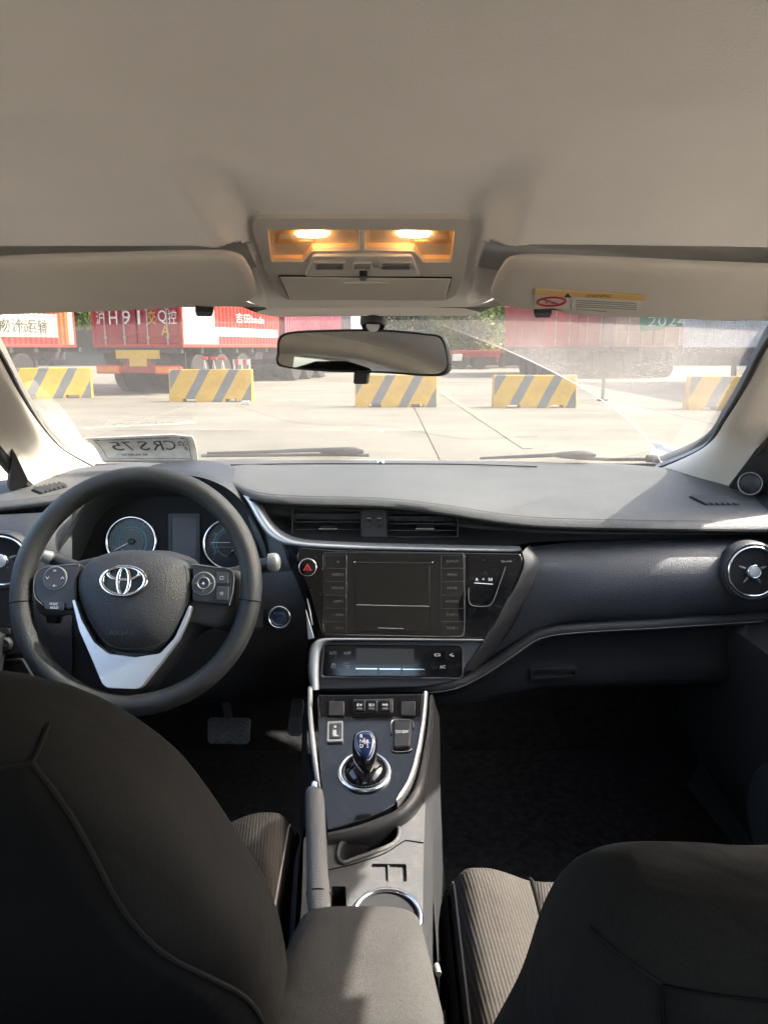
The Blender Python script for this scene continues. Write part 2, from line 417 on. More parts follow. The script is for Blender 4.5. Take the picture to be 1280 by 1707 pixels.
for j in range(8):
    for i in range(-5, 5):
        x0, y0 = i * SW + .6, 6.0 + j * SL
        dz = random.uniform(-.003, .003)
        s = MB().box((x0 + SW / 2, y0 + SL / 2, -.03 + dz), (SW - .011, SL - .011, .06)).build('slab', random.choice(M['slab']), ground, bevel=.008, seg=1)
def strip(name, a, b, wd, m, par, z=.006):
    a, b = V(a), V(b); d = (b - a).normalized(); n = V((-d.y, d.x, 0)) * wd / 2
    v = []
    for zz in (0, .003):
        v += [V((*(a + n).xy, z + zz)), V((*(a - n).xy, z + zz)), V((*(b - n).xy, z + zz)), V((*(b + n).xy, z + zz))]
    return mk(name, v, [(0, 1, 2, 3), (4, 5, 6, 7), (0, 1, 5, 4), (1, 2, 6, 5), (2, 3, 7, 6), (3, 0, 4, 7)], m, par)
strip('painted_line', PZ(736, 655, 0), PZ(880, 748, 0), .13, M['yline'], ground)

# striped concrete barriers
def barrier_mat():
    m, t, b = nodes_of('barrier_paint'); L = t.links.new
    tc = N(t, 'TexCoord'); s = N(t, 'SeparateXYZ'); L(tc.outputs['Object'], s.inputs[0])
    wn = N(t, 'TexNoise', i_Scale=9., i_Detail=4.); L(tc.outputs['Object'], wn.inputs['Vector'])
    a = N(t, 'Math', operation='MULTIPLY_ADD'); L(s.outputs[2], a.inputs[0]); a.inputs[1].default_value = -.55; L(s.outputs[0], a.inputs[2])
    w_ = N(t, 'Math', operation='MULTIPLY_ADD'); L(wn.outputs[0], w_.inputs[0]); w_.inputs[1].default_value = .03; L(a.outputs[0], w_.inputs[2])
    d = N(t, 'Math', operation='MULTIPLY_ADD'); L(w_.outputs[0], d.inputs[0]); d.inputs[1].default_value = 1 / .57; d.inputs[2].default_value = 10.63
    fr = N(t, 'Math', operation='FRACT'); L(d.outputs[0], fr.inputs[0])
    lt = N(t, 'Math', operation='LESS_THAN'); L(fr.outputs[0], lt.inputs[0]); lt.inputs[1].default_value = .34
    ax = N(t, 'Math', operation='ABSOLUTE'); L(s.outputs[0], ax.inputs[0])
    end = N(t, 'Math', operation='LESS_THAN'); L(ax.outputs[0], end.inputs[0]); end.inputs[1].default_value = .805
    an = N(t, 'Math', operation='MULTIPLY'); L(lt.outputs[0], an.inputs[0]); L(end.outputs[0], an.inputs[1])
    mx = N(t, 'MixRGB'); L(an.outputs[0], mx.inputs[0]); mx.inputs[1].default_value = (.72, .40, .02, 1); mx.inputs[2].default_value = (.15, .16, .17, 1)
    n2 = N(t, 'TexNoise', i_Scale=5., i_Detail=9., i_Roughness=.75); L(tc.outputs['Object'], n2.inputs['Vector'])
    r = N(t, 'MapRange', i_1=.3, i_2=.75, i_3=1.12, i_4=.62); L(n2.outputs[0], r.inputs[0])
    m2 = N(t, 'MixRGB', blend_type='MULTIPLY', i_0=1.); L(mx.outputs[0], m2.inputs[1]); L(r.outputs[0], m2.inputs[2])
    L(m2.outputs[0], b.inputs['Base Color']); b.inputs['Roughness'].default_value = .75
    return m
M['barrier'] = barrier_mat()
M['blockw'] = mat('pale_block', (.62, .60, .55), .8)
def barrier_mesh():
    # profile in (y,z), extruded along x, with two forklift slots cut in the foot
    prof = [(-.19, 0), (-.19, .06), (-.13, .22), (-.085, .64), (.085, .64), (.13, .22), (.19, .06), (.19, 0)]
    xs = [-.825, -.55, -.30, .30, .55, .825]
    v = []; f = []
    for x in xs:
        for y, z in prof: v.append(V((x, y, z)))
    n = len(prof)
    for i in range(len(xs) - 1):
        slot = i in (1, 3)
        for k in range(n - 1):
            if slot and k in (0, n - 2): continue
            f.append((i * n + k, i * n + k + 1, (i + 1) * n + k + 1, (i + 1) * n + k))
        if slot:
            f.append((i * n + 1, (i + 1) * n + 1, (i + 1) * n + n - 2, i * n + n - 2))
            f.append((i * n, i * n + 1, i * n + n - 2, i * n + n - 1)); j = i + 1
            f.append((j * n, j * n + 1, j * n + n - 2, j * n + n - 1))
    f.append(tuple(range(n))); f.append(tuple((len(xs) - 1) * n + k for k in range(n)))
    return v, f
bv, bf = barrier_mesh()
bspots = [(82, 664, 16, 'yellow and grey striped concrete barrier beside the left windscreen pillar'),
          (351, 670, 2, 'striped concrete barrier in front of the red container truck'),
          (660, 679, 1, 'striped concrete barrier partly hidden below the rear view mirror'),
          (892, 680, -1, 'striped concrete barrier seen in the clean wiped glass right of the mirror'),
          (1222, 684, -4, 'striped concrete barrier blurred by the dusty glass near the right pillar')]
b0 = None
for px, py, rz, lab in bspots:
    c = PZ(px, py, 0)
    if b0 is None:
        b0 = mk('concrete_barrier', bv, bf, M['barrier'], bevel=.012, seg=2); o = b0
    else:
        o = b0.copy(); COL.objects.link(o)
    k_ = 1.1 if px < 400 else 1.0; o.scale = (k_, k_, k_)
    o.location = (c.x, c.y + .19, .32 * k_); o.rotation_euler = (0, 0, R(rz)); tag(o, lab, 'barrier', 'striped concrete barriers')
for (px, py, lab) in [(410, 674, 'small pale block at the foot of the barrier by the red truck'), (627, 677, 'small pale block under the left end of the barrier below the mirror'),
                      (692, 677, 'small pale block under the right end of the barrier below the mirror')]:
    c = PZ(px, py, 0); MBx = MB().box((c.x, c.y - .03, .04), (.17, .10, .075), Matrix.Rotation(.2, 3, 'Z'))
    tag(MBx.build('wheel_block', M['blockw'], bevel=.01), lab, 'block', 'pale blocks at the barrier feet')

# containers and trailers ------------------------------------------------------------------
def paint(name, col, var=.18): return mat(name, col, .6, var=var, vscale=1.3, grain=.0, dust=.25, dscale=3., dcol=tuple(min(1, c * .55 + .08) for c in col))
M['cred'] = paint('container_red', (.50, .045, .035)); M['cred_shade'] = paint('container_red_shaded', (.40, .035, .04)); M['cwhite'] = paint('container_white', (.74, .72, .62))  # darker red copy puts the rear doors' shade into the colour
M['corange'] = paint('container_orange', (.60, .13, .035)); M['cpurple'] = paint('container_plum', (.27, .07, .10)); M['cgrey'] = paint('container_grey', (.42, .41, .40))
M['cbrown'] = paint('container_brown', (.34, .19, .14)); M['cpale'] = paint('container_pale', (.62, .62, .62)); M['cgreen'] = paint('board_green', (.02, .20, .10))
M['steel'] = mat('galvanised_rod', (.45, .44, .42), .5, .6); M['chassis'] = mat('chassis_paint', (.05, .05, .055), .7, dust=.3, dscale=6)
M['chred'] = paint('chassis_red', (.38, .03, .03)); M['lampo'] = mat('amber_lamp', (.85, .22, .02), .3); M['lampr'] = mat('red_lamp', (.6, .03, .02), .3)
M['plate_y'] = mat('yellow_plate', (.68, .42, .04), .5); M['black'] = mat('black_ink', (.02, .02, .02), .6); M['cwtext'] = mat('white_lettering', (.78, .77, .72), .6, var=.3, vscale=4)
M['cytext'] = mat('yellow_lettering', (.66, .46, .06), .6, var=.3, vscale=4)
def container(loc, rz, L, label, mats, matside=None, cat='container', W=2.44, H=2.6, group='shipping containers in the yard', rear=None):
    """origin: rear bottom centre, length along local +y"""
    global XF
    XF = Matrix.Translation(V(loc)) @ Matrix.Rotation(R(rz), 4, 'Z')
    inv = XF.inverted()
    t = thing('shipping_container', (0, L / 2, 0), label, cat, group)
    fr = MB(); q = .09
    for sx in (-1, 1):
        for y in (q / 2, L - q / 2): fr.box((sx * (W / 2 - q / 2), y, H / 2), (q, q, H))
        for z in (q / 2, H - q / 2): fr.box((sx * (W / 2 - q / 2), L / 2, z), (q - .004, L - 2 * q, q))
    for y in (q / 2, L - q / 2):
        for z in (q / 2, H - q / 2): fr.box((0, y, z), (W - 2 * q, q - .004, q))
    fr.build('frame', mats[0], t, bevel=.01, seg=1)
    zs = [.09, .30, .54, .75, .98, 1.25, 1.6, 2.0, 2.51]
    for sx, nm in ((-1, 'side_panel'), (1, 'side_panel')):
        ys = []; x_ = []; y = q
        k = 0
        while y < L - q:
            for dy, dx in ((0, 0), (.07, 0), (.11, -.036), (.18, -.036)):
                if y + dy < L - q: ys.append(y + dy); x_.append(dx)
            y += .22
        ys.append(L - q); x_.append(0)
        v = [V((sx * (W / 2 - .012 + dx), yy, z)) for yy, dx in zip(ys, x_) for z in zs]
        n = len(zs); f = [(i * n + j, i * n + j + 1, (i + 1) * n + j + 1, (i + 1) * n + j) for i in range(len(ys) - 1) for j in range(n - 1)]
        mf = (lambda c: matside(inv @ c)) if (matside and sx == 1) else None
        mk(nm, v, f, mats, t, smooth=False, matf=mf)
    MB().box((0, L / 2, H - .03), (W - 2 * q, L - 2 * q, .04)).build('roof', mats[0], t)
    MB().box((0, L / 2, .05), (W - 2 * q, L - 2 * q, .06)).build('floor_panel', M['chassis'], t)
    MB().box((0, L - .05, H / 2), (W - 2 * q, .04, H - 2 * q)).build('front_panel', mats[0], t)
    rm = rear or mats[0]
    for sx in (-1, 1):
        d = MB(); cx = sx * (W / 4 - q / 2 + .012); wd = W / 2 - q - .012
        d.box((cx, .045, H / 2), (wd, .04, H - 2 * q - .01))
        for k in range(4): d.box((cx, .02, .42 + k * .58), (wd - .1, .02, .34))
        dr = d.build('door', rm, t, bevel=.008, seg=1)
        for k in (-.28, .28):
            r = MB().tube([(cx + k, -.012, .06), (cx + k, -.012, H - .06)], .02, n=8)
            for z in (.25, .95, 1.75, 2.35): r.box((cx + k, .0, z), (.09, .03, .07))
            r.build('lock_rod', M['steel'], dr)
    rearp = Pl(XF @ V((0, 0, 0)), XF.to_3x3() @ V((0, -1, 0)))
    rightp = Pl(XF @ V((W / 2, 0, 0)), XF.to_3x3() @ V((1, 0, 0)))
    leftp = Pl(XF @ V((-W / 2, 0, 0)), XF.to_3x3() @ V((-1, 0, 0)))
    XF = Matrix.Identity(4)
    return t, rearp, rightp, leftp
def wheel_geo(c, r, wd, axis=(1, 0, 0)):
    h = wd / 2
    ty = lathe_g(c, axis, [(r * .62, -h), (r * .93, -h), (r, -h * .7), (r, h * .7), (r * .93, h), (r * .62, h)], 28)
    rim = lathe_g(c, axis, [(.02, -h * .4), (r * .3, -h * .4), (r * .36, -h * .8), (r * .6, -h * .9), (r * .6, h * .9), (r * .36, h * .8), (r * .3, h * .4), (.02, h * .4)], 24)
    return ty, rim
def trailer(loc, rz, L, deck, label, rear_detail=True, col='chassis', cat='trailer', wheels=(1.1, 2.4, 3.7), group='truck trailers in the yard', W=2.44):
    global XF
    XF = Matrix.Translation(V(loc)) @ Matrix.Rotation(R(rz), 4, 'Z')
    t = thing('truck_trailer', (0, L / 2, 0), label, cat, group)
    ch = MB()
    for sx in (-1, 1): ch.box((sx * .45, L / 2, deck - .22), (.16, L, .34))
    for k in range(7):
        y = .12 + (L - .24) * k / 6; ch.box((0, y, deck - .075), (W - .02, .14, .14))
    ch.build('chassis', M[col], t, bevel=.008, seg=1)
    for y in wheels:
        MB().tube([(-.9, y, .5), (.9, y, .5)], .07, n=10).build('axle', M['chassis'], t)
        for sx in (-1, 1):
            for dx in (.72, 1.03):
                ty, rim = wheel_geo((sx * dx, y, .5), .5, .27)
                a = mk('wheel', *rim, M['steel'], t); mk('tyre', *ty, M['rubber'], a)
    if rear_detail:
        MB().box((0, .02, .62), (W, .10, .16)).build('bumper_beam', M['chred'], t, bevel=.01)
        for sx in (-1, 1):
            MB().box((sx * .85, -.06, .62), (.62, .05, .15)).build('tail_lamp', M['lampo'], t, bevel=.01)
            MB().box((sx * .85, -.045, .62), (.70, .03, .22)).build('lamp_surround', M['lampr'], t, bevel=.005)
            MB().box((sx * .98, .3, .85), (.42, .03, .42)).build('mud_flap', M['rubber'], t)
        MB().box((0, -.0, 1.0), (1.25, .05, .22)).build('marker_board', M['plate_y'], t, bevel=.006)
        MB().box((.02, -.03, .80), (.5, .02, .2)).build('number_plate', M['plate_y'], t, bevel=.004)
        MB().box((0, .05, .82), (.9, .06, .36)).build('plate_carrier', M['chred'], t)
        pp = Pl(XF @ V((0, -.03, 0)), XF.to_3x3() @ V((0, -1, 0)))
        text('plate_lettering', '沪H·91Q挂', pp, .02, .80, .12, M['black'], t, z=.013, wid=.44)
        text('board_lettering', '沪H 91Q 挂', pp, 0, 1.0, .14, M['cytext'], t, z=.013, wid=1.0)
    for sx in (-1, 1):
        MB().box((sx * .8, L * .72, deck * .4), (.12, .12, deck * .75)).box((sx * .8, L * .72, .03), (.3, .3, .05)).build('landing_leg', M['chassis'], t)
    XF = Matrix.Identity(4)
    return t
AX = -15.6      # heading of the parked trucks
rr = PZ(305, 655, 0)
def along(o, rz, x, y): return V(o) + Matrix.Rotation(R(rz), 3, 'Z') @ V((x, y, 0))
cornr = P(305, 577, 19.6); cornr.z = 0
o1 = along(cornr, AX, -1.30, 0)
def livery(c):
    if c.z < .12: return 0
    if c.y < 1.55 + .35 * (2.6 - c.z) * .4: return 1
    if .30 < c.z < .54: return 1
    return 0
ct, rp, sp, _ = container((o1.x, o1.y, 1.17), AX, 6.06, 'red container with white end and stripe on its sunlit side, on the middle trailer', [M['cred'], M['cwhite']], livery, W=2.6, rear=M['cred_shade'])
for s, a in (('沪', -.98), ('H', -.60), ('9', -.22), ('1', .14), ('交', .50), ('Q', .80), ('控', 1.08)):
    text('lettering', s, rp, a, .74, .34, M['cytext'] if s == '交' else M['cwtext'], ct, z=.06, wid=.24 if s != '1' else .07)
text('lettering', 'A', rp, .86, .42, .24, M['cytext'], ct, z=.05)
text('lettering', '吉田bada', sp, 3.9, .82, .27, M['cwtext'], ct, z=.03, wid=1.9)
trailer((o1.x, o1.y, 0), AX, 6.4, 1.17, 'red and black container trailer with amber tail lamps and yellow plates')
o2 = along(P(128, 577, 25.2).xy.to_3d(), AX, -1.25, -6.06)
def livery2(c):
    if .30 < c.z < .98 and c.y < 5.2: return 1
    if c.y > 5.75: return 1
    if c.y > 5.25: return 2
    return 0
ct2, _, sp2, _ = container((o2.x, o2.y, 1.17), AX, 6.06, 'red container with broad white band at the far left of the windscreen', [M['cred'], M['cwhite'], M['corange']], livery2, W=2.5)
text('lettering', '吉田物流运输', sp2, 3.2, .62, .40, M['chassis'], ct2, z=.03, wid=3.2)
trailer((o2.x, o2.y, 0), AX, 6.4, 1.17, 'dark container trailer under the white banded container at far left', rear_detail=False)
o3 = along(P(476, 577, 27).xy.to_3d(), AX, -1.22, 0)
container((o3.x, o3.y, 1.17), AX, 6.06, 'plum red container half hidden behind the rear view mirror', [M['cpurple']])
trailer((o3.x, o3.y, 0), AX, 6.4, 1.17, 'dark container trailer half hidden behind the rear view mirror', rear_detail=False)
o4 = P(505, 577, 36); 
container((o4.x + 1.0, 36, 1.17), -4, 6.06, 'pale grey container standing far back just above the mirror', [M['cgrey']])
trailer((o4.x + 1.0, 36, 0), -4, 6.4, 1.17, 'dark trailer under the pale grey container above the mirror', rear_detail=False)
# right hand side
o5 = P(958, 577, 31)
container((o5.x + .1, 31, 1.17), 6, 6.06, 'red container behind dusty glass beside the green tree', [M['cred']], W=2.7)
trailer((o5.x + .1, 31, 0), 6, 6.4, 1.17, 'dark trailer under the red container behind dusty glass', rear_detail=False)
o6 = P(1088, 577, 30)
ct6, rp6, _, _ = container((o6.x, 30, 1.17), 4, 6.06, 'brown container behind the dusty glass below the green banner', [M['cbrown']], W=3.0)
trailer((o6.x, 30, 0), 4, 6.4, 1.17, 'dark trailer under the brown container behind dusty glass', rear_detail=False)
o7 = V((10.1, 15.2, 0))
ct7, _, _, lp7 = container((11.5, 15.0, 1.17), 0, 12.1, 'long pale grey container parked alongside at the far right', [M['cpale']])
trailer((11.5, 15.0, 0), 0, 12.4, 1.17, 'long dark trailer under the pale container at the far right', rear_detail=False, wheels=(1.1, 2.4, 3.7))
# green banner with white numerals
gp = Pl(P(1108, 540, 28), (0, -1, 0)); gt = thing('banner', P(1108, 552, 28), 'green banner with white and yellow numerals above the brown container', 'banner')
prism('cloth', gp.px([(1066, 522), (1066, 553), (1090, 551), (1118, 545), (1150, 543), (1152, 522)]), gp, -.03, 0, M['cgreen'], gt)
ptext('lettering', '2024', gp, 1112, 535, 17, M['cwtext'], gt, wpx=64, z=.004)
# red flatbed far away
global_ = None
ft = P(748, 612, 44); 
XF = Matrix.Translation(V((P(788, 577, 43).x, 43, 0)))
ft = thing('flatbed_trailer', (0, 0, 0), 'red empty flatbed trailer parked in front of the trees', 'trailer')
MB().box((0, 0, .92), (2.9, 2.3, .14)).box((.0, -.9, .74), (2.7, .12, .2)).box((0, .9, .74), (2.7, .12, .2)).build('deck', M['cred'], ft, bevel=.01)
MB().box((-1.3, 0, .6), (.08, 1.6, .6)).box((1.25, 0, .6), (.08, 1.6, .6)).build('support', M['cred'], ft)
for x in (-.7, .3):
    for y in (-.95, .95):
        ty, rim = wheel_geo((x, y, .34), .34, .24, (0, 1, 0)); a = mk('wheel', *rim, M['steel'], ft); mk('tyre', *ty, M['rubber'], a)
MB().box((-.95, -1.1, .62), (.5, .3, .36)).build('toolbox', M['cwhite'], ft, bevel=.02)
XF = Matrix.Identity(4)
# white trestles and a small red-white board behind the second barrier
M['trest'] = mat('trestle_white', (.72, .70, .66), .6)
for i, px in enumerate((340, 355, 370)):
    b = P(px, 577, 17.2); h = .92
    t = MB().tube([(b.x - .11, 17.2, 0), (b.x, 17.2, h), (b.x + .11, 17.2, 0)], .028, n=8)
    tr = t.build('trestle', M['trest'])
    tag(tr, ['white inverted V trestle, left of three behind the striped barrier', 'white inverted V trestle, middle of three behind the striped barrier', 'white inverted V trestle, right of three behind the striped barrier'][i], 'trestle', 'white trestles behind the barrier')
    MB().box((b.x, 17.2, h + .02), (.14, .06, .07)).build('cap', M['lampr'], tr, bevel=.01)
b = P(402, 577, 17.3)
bt = thing('barricade', (b.x, 17.3, 0), 'small red and white board barricade behind the striped barrier', 'barricade')
MB().box((b.x, 17.28, .86), (.38, .03, .12)).build('board', M['trest'], bt)
for k in (-.11, .07): MB().box((b.x + k, 17.262, .86), (.08, .01, .118)).build('stripe', M['lampr'], bt)
for sx in (-1, 0, 1): MB().box((b.x + sx * .17, 17.3, .45), (.03, .03, .9)).build('leg', M['trest'], bt)
# short post in the shade right of the fourth barrier
b = PZ(1004, 668, 0); tag(MB().tube([(b.x, b.y, 0), (b.x, b.y, .5)], .04, n=10).box((b.x, b.y, .02), (.2, .2, .04)).build('steel_post', M['chassis'], bevel=.004), 'thin dark steel post on the shaded concrete right of the striped barrier', 'post')

# boundary wall and trees
M['wall'] = mat('boundary_wall', (.075, .085, .08), .9, var=.3, vscale=.6)
wt = thing('boundary_wall', (0, 50, 0), 'low dark boundary wall running in front of the trees', 'wall')
for k in range(-7, 8):
    MB().box((k * 6.0, 50, 1.1), (5.94, .24, 2.2)).build('panel', M['wall'], wt, bevel=.02)
    MB().box((k * 6.0 + 3, 49.95, 1.18), (.3, .4, 2.36)).build('pier', M['wall'], wt, bevel=.02)
def leafmat(name, col):
    m, t, b = nodes_of(name); L = t.links.new
    g = N(t, 'NewGeometry'); n = N(t, 'TexNoise', i_Scale=.7, i_Detail=4.); L(g.outputs['Position'], n.inputs['Vector'])
    mr = N(t, 'MapRange', i_1=.3, i_2=.7, i_3=.6, i_4=1.45); L(n.outputs[0], mr.inputs[0])
    oi = N(t, 'ObjectInfo'); m2 = N(t, 'MapRange', i_3=.8, i_4=1.2); L(oi.outputs['Random'], m2.inputs[0])
    mu = N(t, 'Math', operation='MULTIPLY'); L(mr.outputs[0], mu.inputs[0]); L(m2.outputs[0], mu.inputs[1])
    mx = N(t, 'MixRGB', blend_type='MULTIPLY', i_0=1.); mx.inputs[1].default_value = (*col, 1); L(mu.outputs[0], mx.inputs[2])
    L(mx.outputs[0], b.inputs['Base Color']); b.inputs['Roughness'].default_value = .6
    tl = N(t, 'BsdfTranslucent'); L(mx.outputs[0], tl.inputs[0]); ms = N(t, 'MixShader', i_0=.35)
    L(b.outputs[0], ms.inputs[1]); L(tl.outputs[0], ms.inputs[2]); L(ms.outputs[0], t.nodes['Material Output'].inputs[0])
    return m
M['leafA'] = leafmat('leaf_green', (.085, .13, .030)); M['leafB'] = leafmat('leaf_dark', (.045, .085, .030)); M['leafC'] = leafmat('leaf_yellowgreen', (.21, .28, .05))
M['bark'] = mat('bark', (.10, .075, .055), .9, var=.3, vscale=5, grain=.8, gscale=20)
def crown_mesh(seed, n=4200, rx=2.6, rz=3.0):
    rg = random.Random(seed); v = []; f = []
    cl = []
    for k in range(26):
        a = rg.uniform(0, 6.283); e = rg.uniform(-.7, 1.); q = rg.uniform(.35, .95)
        cl.append((V((math.cos(a) * rx * q * math.sqrt(max(0, 1 - e * e * .8)), math.sin(a) * rx * q * math.sqrt(max(0, 1 - e * e * .8)), e * rz * .85)), rg.uniform(.55, 1.15)))
    for i in range(n):
        c, s = rg.choice(cl)
        d = V((rg.gauss(0, 1), rg.gauss(0, 1), rg.gauss(0, 1))).normalized() * s * rg.random() ** .45
        p = c + d; nn = (d + V((rg.gauss(0, .5), rg.gauss(0, .5), rg.gauss(.4, .5)))).normalized()
        u = nn.cross(V((rg.gauss(0, 1), rg.gauss(0, 1), rg.gauss(0, 1)))).normalized(); w_ = nn.cross(u)
        l = rg.uniform(.09, .20); k = len(v)
        v += [p - u * l, p + w_ * l * .45, p + u * l, p - w_ * l * .45]; f.append((k, k + 1, k + 2, k + 3))
    return v, f, cl
CR = []
for s in range(3):
    v, f, cl = crown_mesh(40 + s); me = bpy.data.meshes.new('crown'); me.from_pydata(v, [], f); CR.append((me, cl))
def tree(px, Y, h, k, leaf, label, sc=1.0):
    b = P(px, 577, Y); t = thing('broadleaf_tree', (b.x, Y, 0), label, 'tree', 'trees beyond the boundary wall')
    me, cl = CR[k]
    me2 = me.copy(); me2.materials.append(M[leaf])
    o = bpy.data.objects.new('crown', me2); COL.objects.link(o); WORLD[o] = V((0, 0, 0)); o.location = (b.x, Y, h); o.scale = (sc, sc, sc); o.rotation_euler = (0, 0, px)
    o.parent = t; o.matrix_parent_inverse = Matrix.Translation(-WORLD[t])
    m = MB().tube([(b.x, Y, 0), (b.x + .06, Y, h * .4), (b.x, Y, h)], [.2, .14, .07], n=8)
    for c, s in cl[:8]:
        q = Matrix.Rotation(px, 3, 'Z') @ (c * sc); m.tube([(b.x, Y, h * .55), (b.x + q.x * .5, Y + q.y * .5, h + q.z * .3 - .3), (b.x + q.x * .9, Y + q.y * .9, h + q.z * .9)], [.08, .05, .02], n=6)
    m.build('trunk', M['bark'], t)
tree(520, 58, 4.6, 0, 'leafB', 'dark green tree far back above the left half of the mirror', 1.3)
tree(610, 60, 5.0, 1, 'leafB', 'dark green tree straight behind the mirror stalk', 1.4)
tree(700, 57, 4.0, 2, 'leafB', 'dark green tree just right of the mirror stalk', 1.3)
tree(770, 60, 4.2, 0, 'leafA', 'mid green tree behind the red flatbed trailer', 1.4)
tree(838, 46, 3.0, 1, 'leafC', 'bright yellow green tree nearest to the right visor clip', 1.0)
tree(800, 45, 2.7, 0, 'leafC', 'bright green bushy tree right behind the red flatbed trailer', .95)
tree(905, 47, 2.9, 2, 'leafC', 'bright green tree beside the red container behind dusty glass', .95)
tree(868, 56, 3.9, 0, 'leafA', 'green tree behind the bright tree near the right visor clip', 1.3)
tree(985, 58, 5.0, 1, 'leafA', 'green tree behind the red container at right', 1.3)
tree(1090, 60, 5.2, 2, 'leafA', 'green tree behind the brown container at right', 1.4)
tree(420, 60, 5.0, 2, 'leafB', 'dark green tree behind the plum red container', 1.4)
tree(300, 62, 5.2, 1, 'leafB', 'dark green tree hidden behind the middle red container', 1.4)
tree(1220, 62, 5.4, 0, 'leafA', 'green tree behind the pale container at right', 1.5)
for k, x in enumerate((-26, -34, 26, 34)):
    tree(640 + x * 1282 / 60 * .98, 60, 5.0, k % 3, 'leafA', 'green tree far out beside the yard, %s' % ['left of all containers', 'leftmost of all', 'right of all containers', 'rightmost of all'][k], 1.4)
# ================================================================== THE CAR: shell, glass, roof lining
XC = -0.02        # centre line of the car
def sst(x, a, b):
    t = max(0., min(1., (x - a) / (b - a))); return t * t * (3 - 2 * t)
def interp(x, tab):
    pts = cr([(a, b, 0) for a, b in tab], 160)
    for i in range(len(pts) - 1):
        if pts[i].x <= x <= pts[i + 1].x:
            return pts[i].y + (pts[i + 1].y - pts[i].y) * (x - pts[i].x) / max(1e-9, pts[i + 1].x - pts[i].x)
    return pts[0].y if x < pts[0].x else pts[-1].y
HZ = [(-1.12, 1.29), (-.9, 1.325), (-.7, 1.345), (-.3, 1.372), (.1, 1.376), (.35, 1.370), (.5, 1.362), (.65, 1.352), (.76, 1.343), (.84, 1.328), (.92, 1.297), (1.0, 1.2585), (1.035, 1.247)]
_hz = {}
def hz0(y):
    k = round(y, 4)
    if k not in _hz: _hz[k] = interp(y, HZ)
    return _hz[k]
def pocket_mask(dx, y):
    a, b, r = dx - .128, y - .835, .05
    if a <= 0 or b <= 0: return 0.
    d = r - math.hypot(r - a, r - b) if a < r and b < r else min(a, b)
    return sst(d, 0, .011)
def headz(x, y):
    dx = abs(x - XC)
    cf = 1 - sst(y, .25, .85)
    z = hz0(y) - (.012 + .188 * cf) * dx * dx - .9 * (.25 + .75 * cf) * max(0, dx - .46) ** 2
    z += .050 * pocket_mask(dx, y) * (1 - sst(y, .985, 1.025))                                             # visor pockets
    z += .013 * sst(dx, .13, .17) * sst(y, .97, 1.03)
    z -= .027 * sst(dx, .112, .158) * sst(y, .57, .835) * (1 - sst(y, .90, .97))                         # flanks of the centre channel
    z -= .011 * math.exp(-((y - .505) / .030) ** 2)  # roof bow showing through
    z -= .0006 * math.sin(x * 9 + y * 4) * sst(y, -1, .3)
    return z
def zg(x, y): return 1.2495 - .386 * ((y + .16 * (x - XC) ** 2) - 1.03)      # windscreen surface
def onglass(px, py, dz=0):
    d = ray(px, py); lo, hi = .3, 2.6
    f = lambda t: (CAM + d * t).z - zg((CAM + d * t).x, (CAM + d * t).y)
    for _ in range(50):
        m = (lo + hi) / 2
        if f(m) < 0: lo = m
        else: hi = m
    p = CAM + d * lo; p.z += dz; return p
shell = thing('car_cabin', (XC, 0, .22), 'beige lined car cabin with roof lining, windscreen pillars, doors and dark floor', 'car cabin')
xs = [-.66 + 1.32 * i / 250 + XC for i in range(251)]
ys = [-1.12 + 1.77 * i / 42 for i in range(43)] + [.65 + .385 * i / 130 for i in range(1, 131)]
hl = grid('headliner', [[(x, y, headz(x, y)) for x in xs] for y in ys], M['headliner'], shell, ang=80)
# roof skin above the lining
M['paintw'] = mat('white_car_paint', (.75, .75, .74), .3, coat=.5)
grid('roof_skin', [[(x, y, headz(x, y) * 0 + hz0(y) - .14 * (x - XC) ** 2 + .05) for x in [XC - .70 + 1.4 * i / 14 for i in range(15)]] for y in [-1.15, -1.0, -.8, -.4, 0, .4, .7, .85, .95, 1.03]], M['paintw'], shell, solid=.012)
# header strip and glass
hdr = [[(XC + .6 * s * .1 * i, y, z) for i in range(-10, 11) for s in (1,)] for y, z in ((1.034, 0), (1.05, 0))]
rows = []
for k, (dy, dz) in enumerate(((0, -.0), (.012, -.010), (.03, -.004), (.045, .02))):
    r = []
    for i in range(61):
        x = XC - .62 + 1.24 * i / 60; y = 1.03 + dy; z = headz(x, 1.03) + dz
        r.append((x, y, z))
    rows.append(r)
grid('header_edge', rows, M['headliner'], shell)
# windscreen with dust film: wiper arc fitted from the survey
def circ3(a, b, c):
    ax, ay, bx, by, cx, cy = a.x, a.y, b.x, b.y, c.x, c.y
    d = 2 * (ax * (by - cy) + bx * (cy - ay) + cx * (ay - by))
    ux = ((ax * ax + ay * ay) * (by - cy) + (bx * bx + by * by) * (cy - ay) + (cx * cx + cy * cy) * (ay - by)) / d
    uy = ((ax * ax + ay * ay) * (cx - bx) + (bx * bx + by * by) * (ax - cx) + (cx * cx + cy * cy) * (bx - ax)) / d
    return V((ux, uy)), (V((ax, ay)) - V((ux, uy))).length
ARC_C, ARC_R = circ3(onglass(760, 550), onglass(960, 640), onglass(1085, 740))
gy = [1.02 + .95 * i / 24 for i in range(25)]
grows = []
for i in range(25):
    r = []
    for j in range(33):
        s = j / 16 - 1; t = i / 24
        x = XC + s * (.60 + .30 * t); y = 1.03 + .885 * t - .16 * (x - XC) ** 2
        r.append((x, y, zg(x, y)))
    grows.append(r)
GC = V((XC, 0, 0))
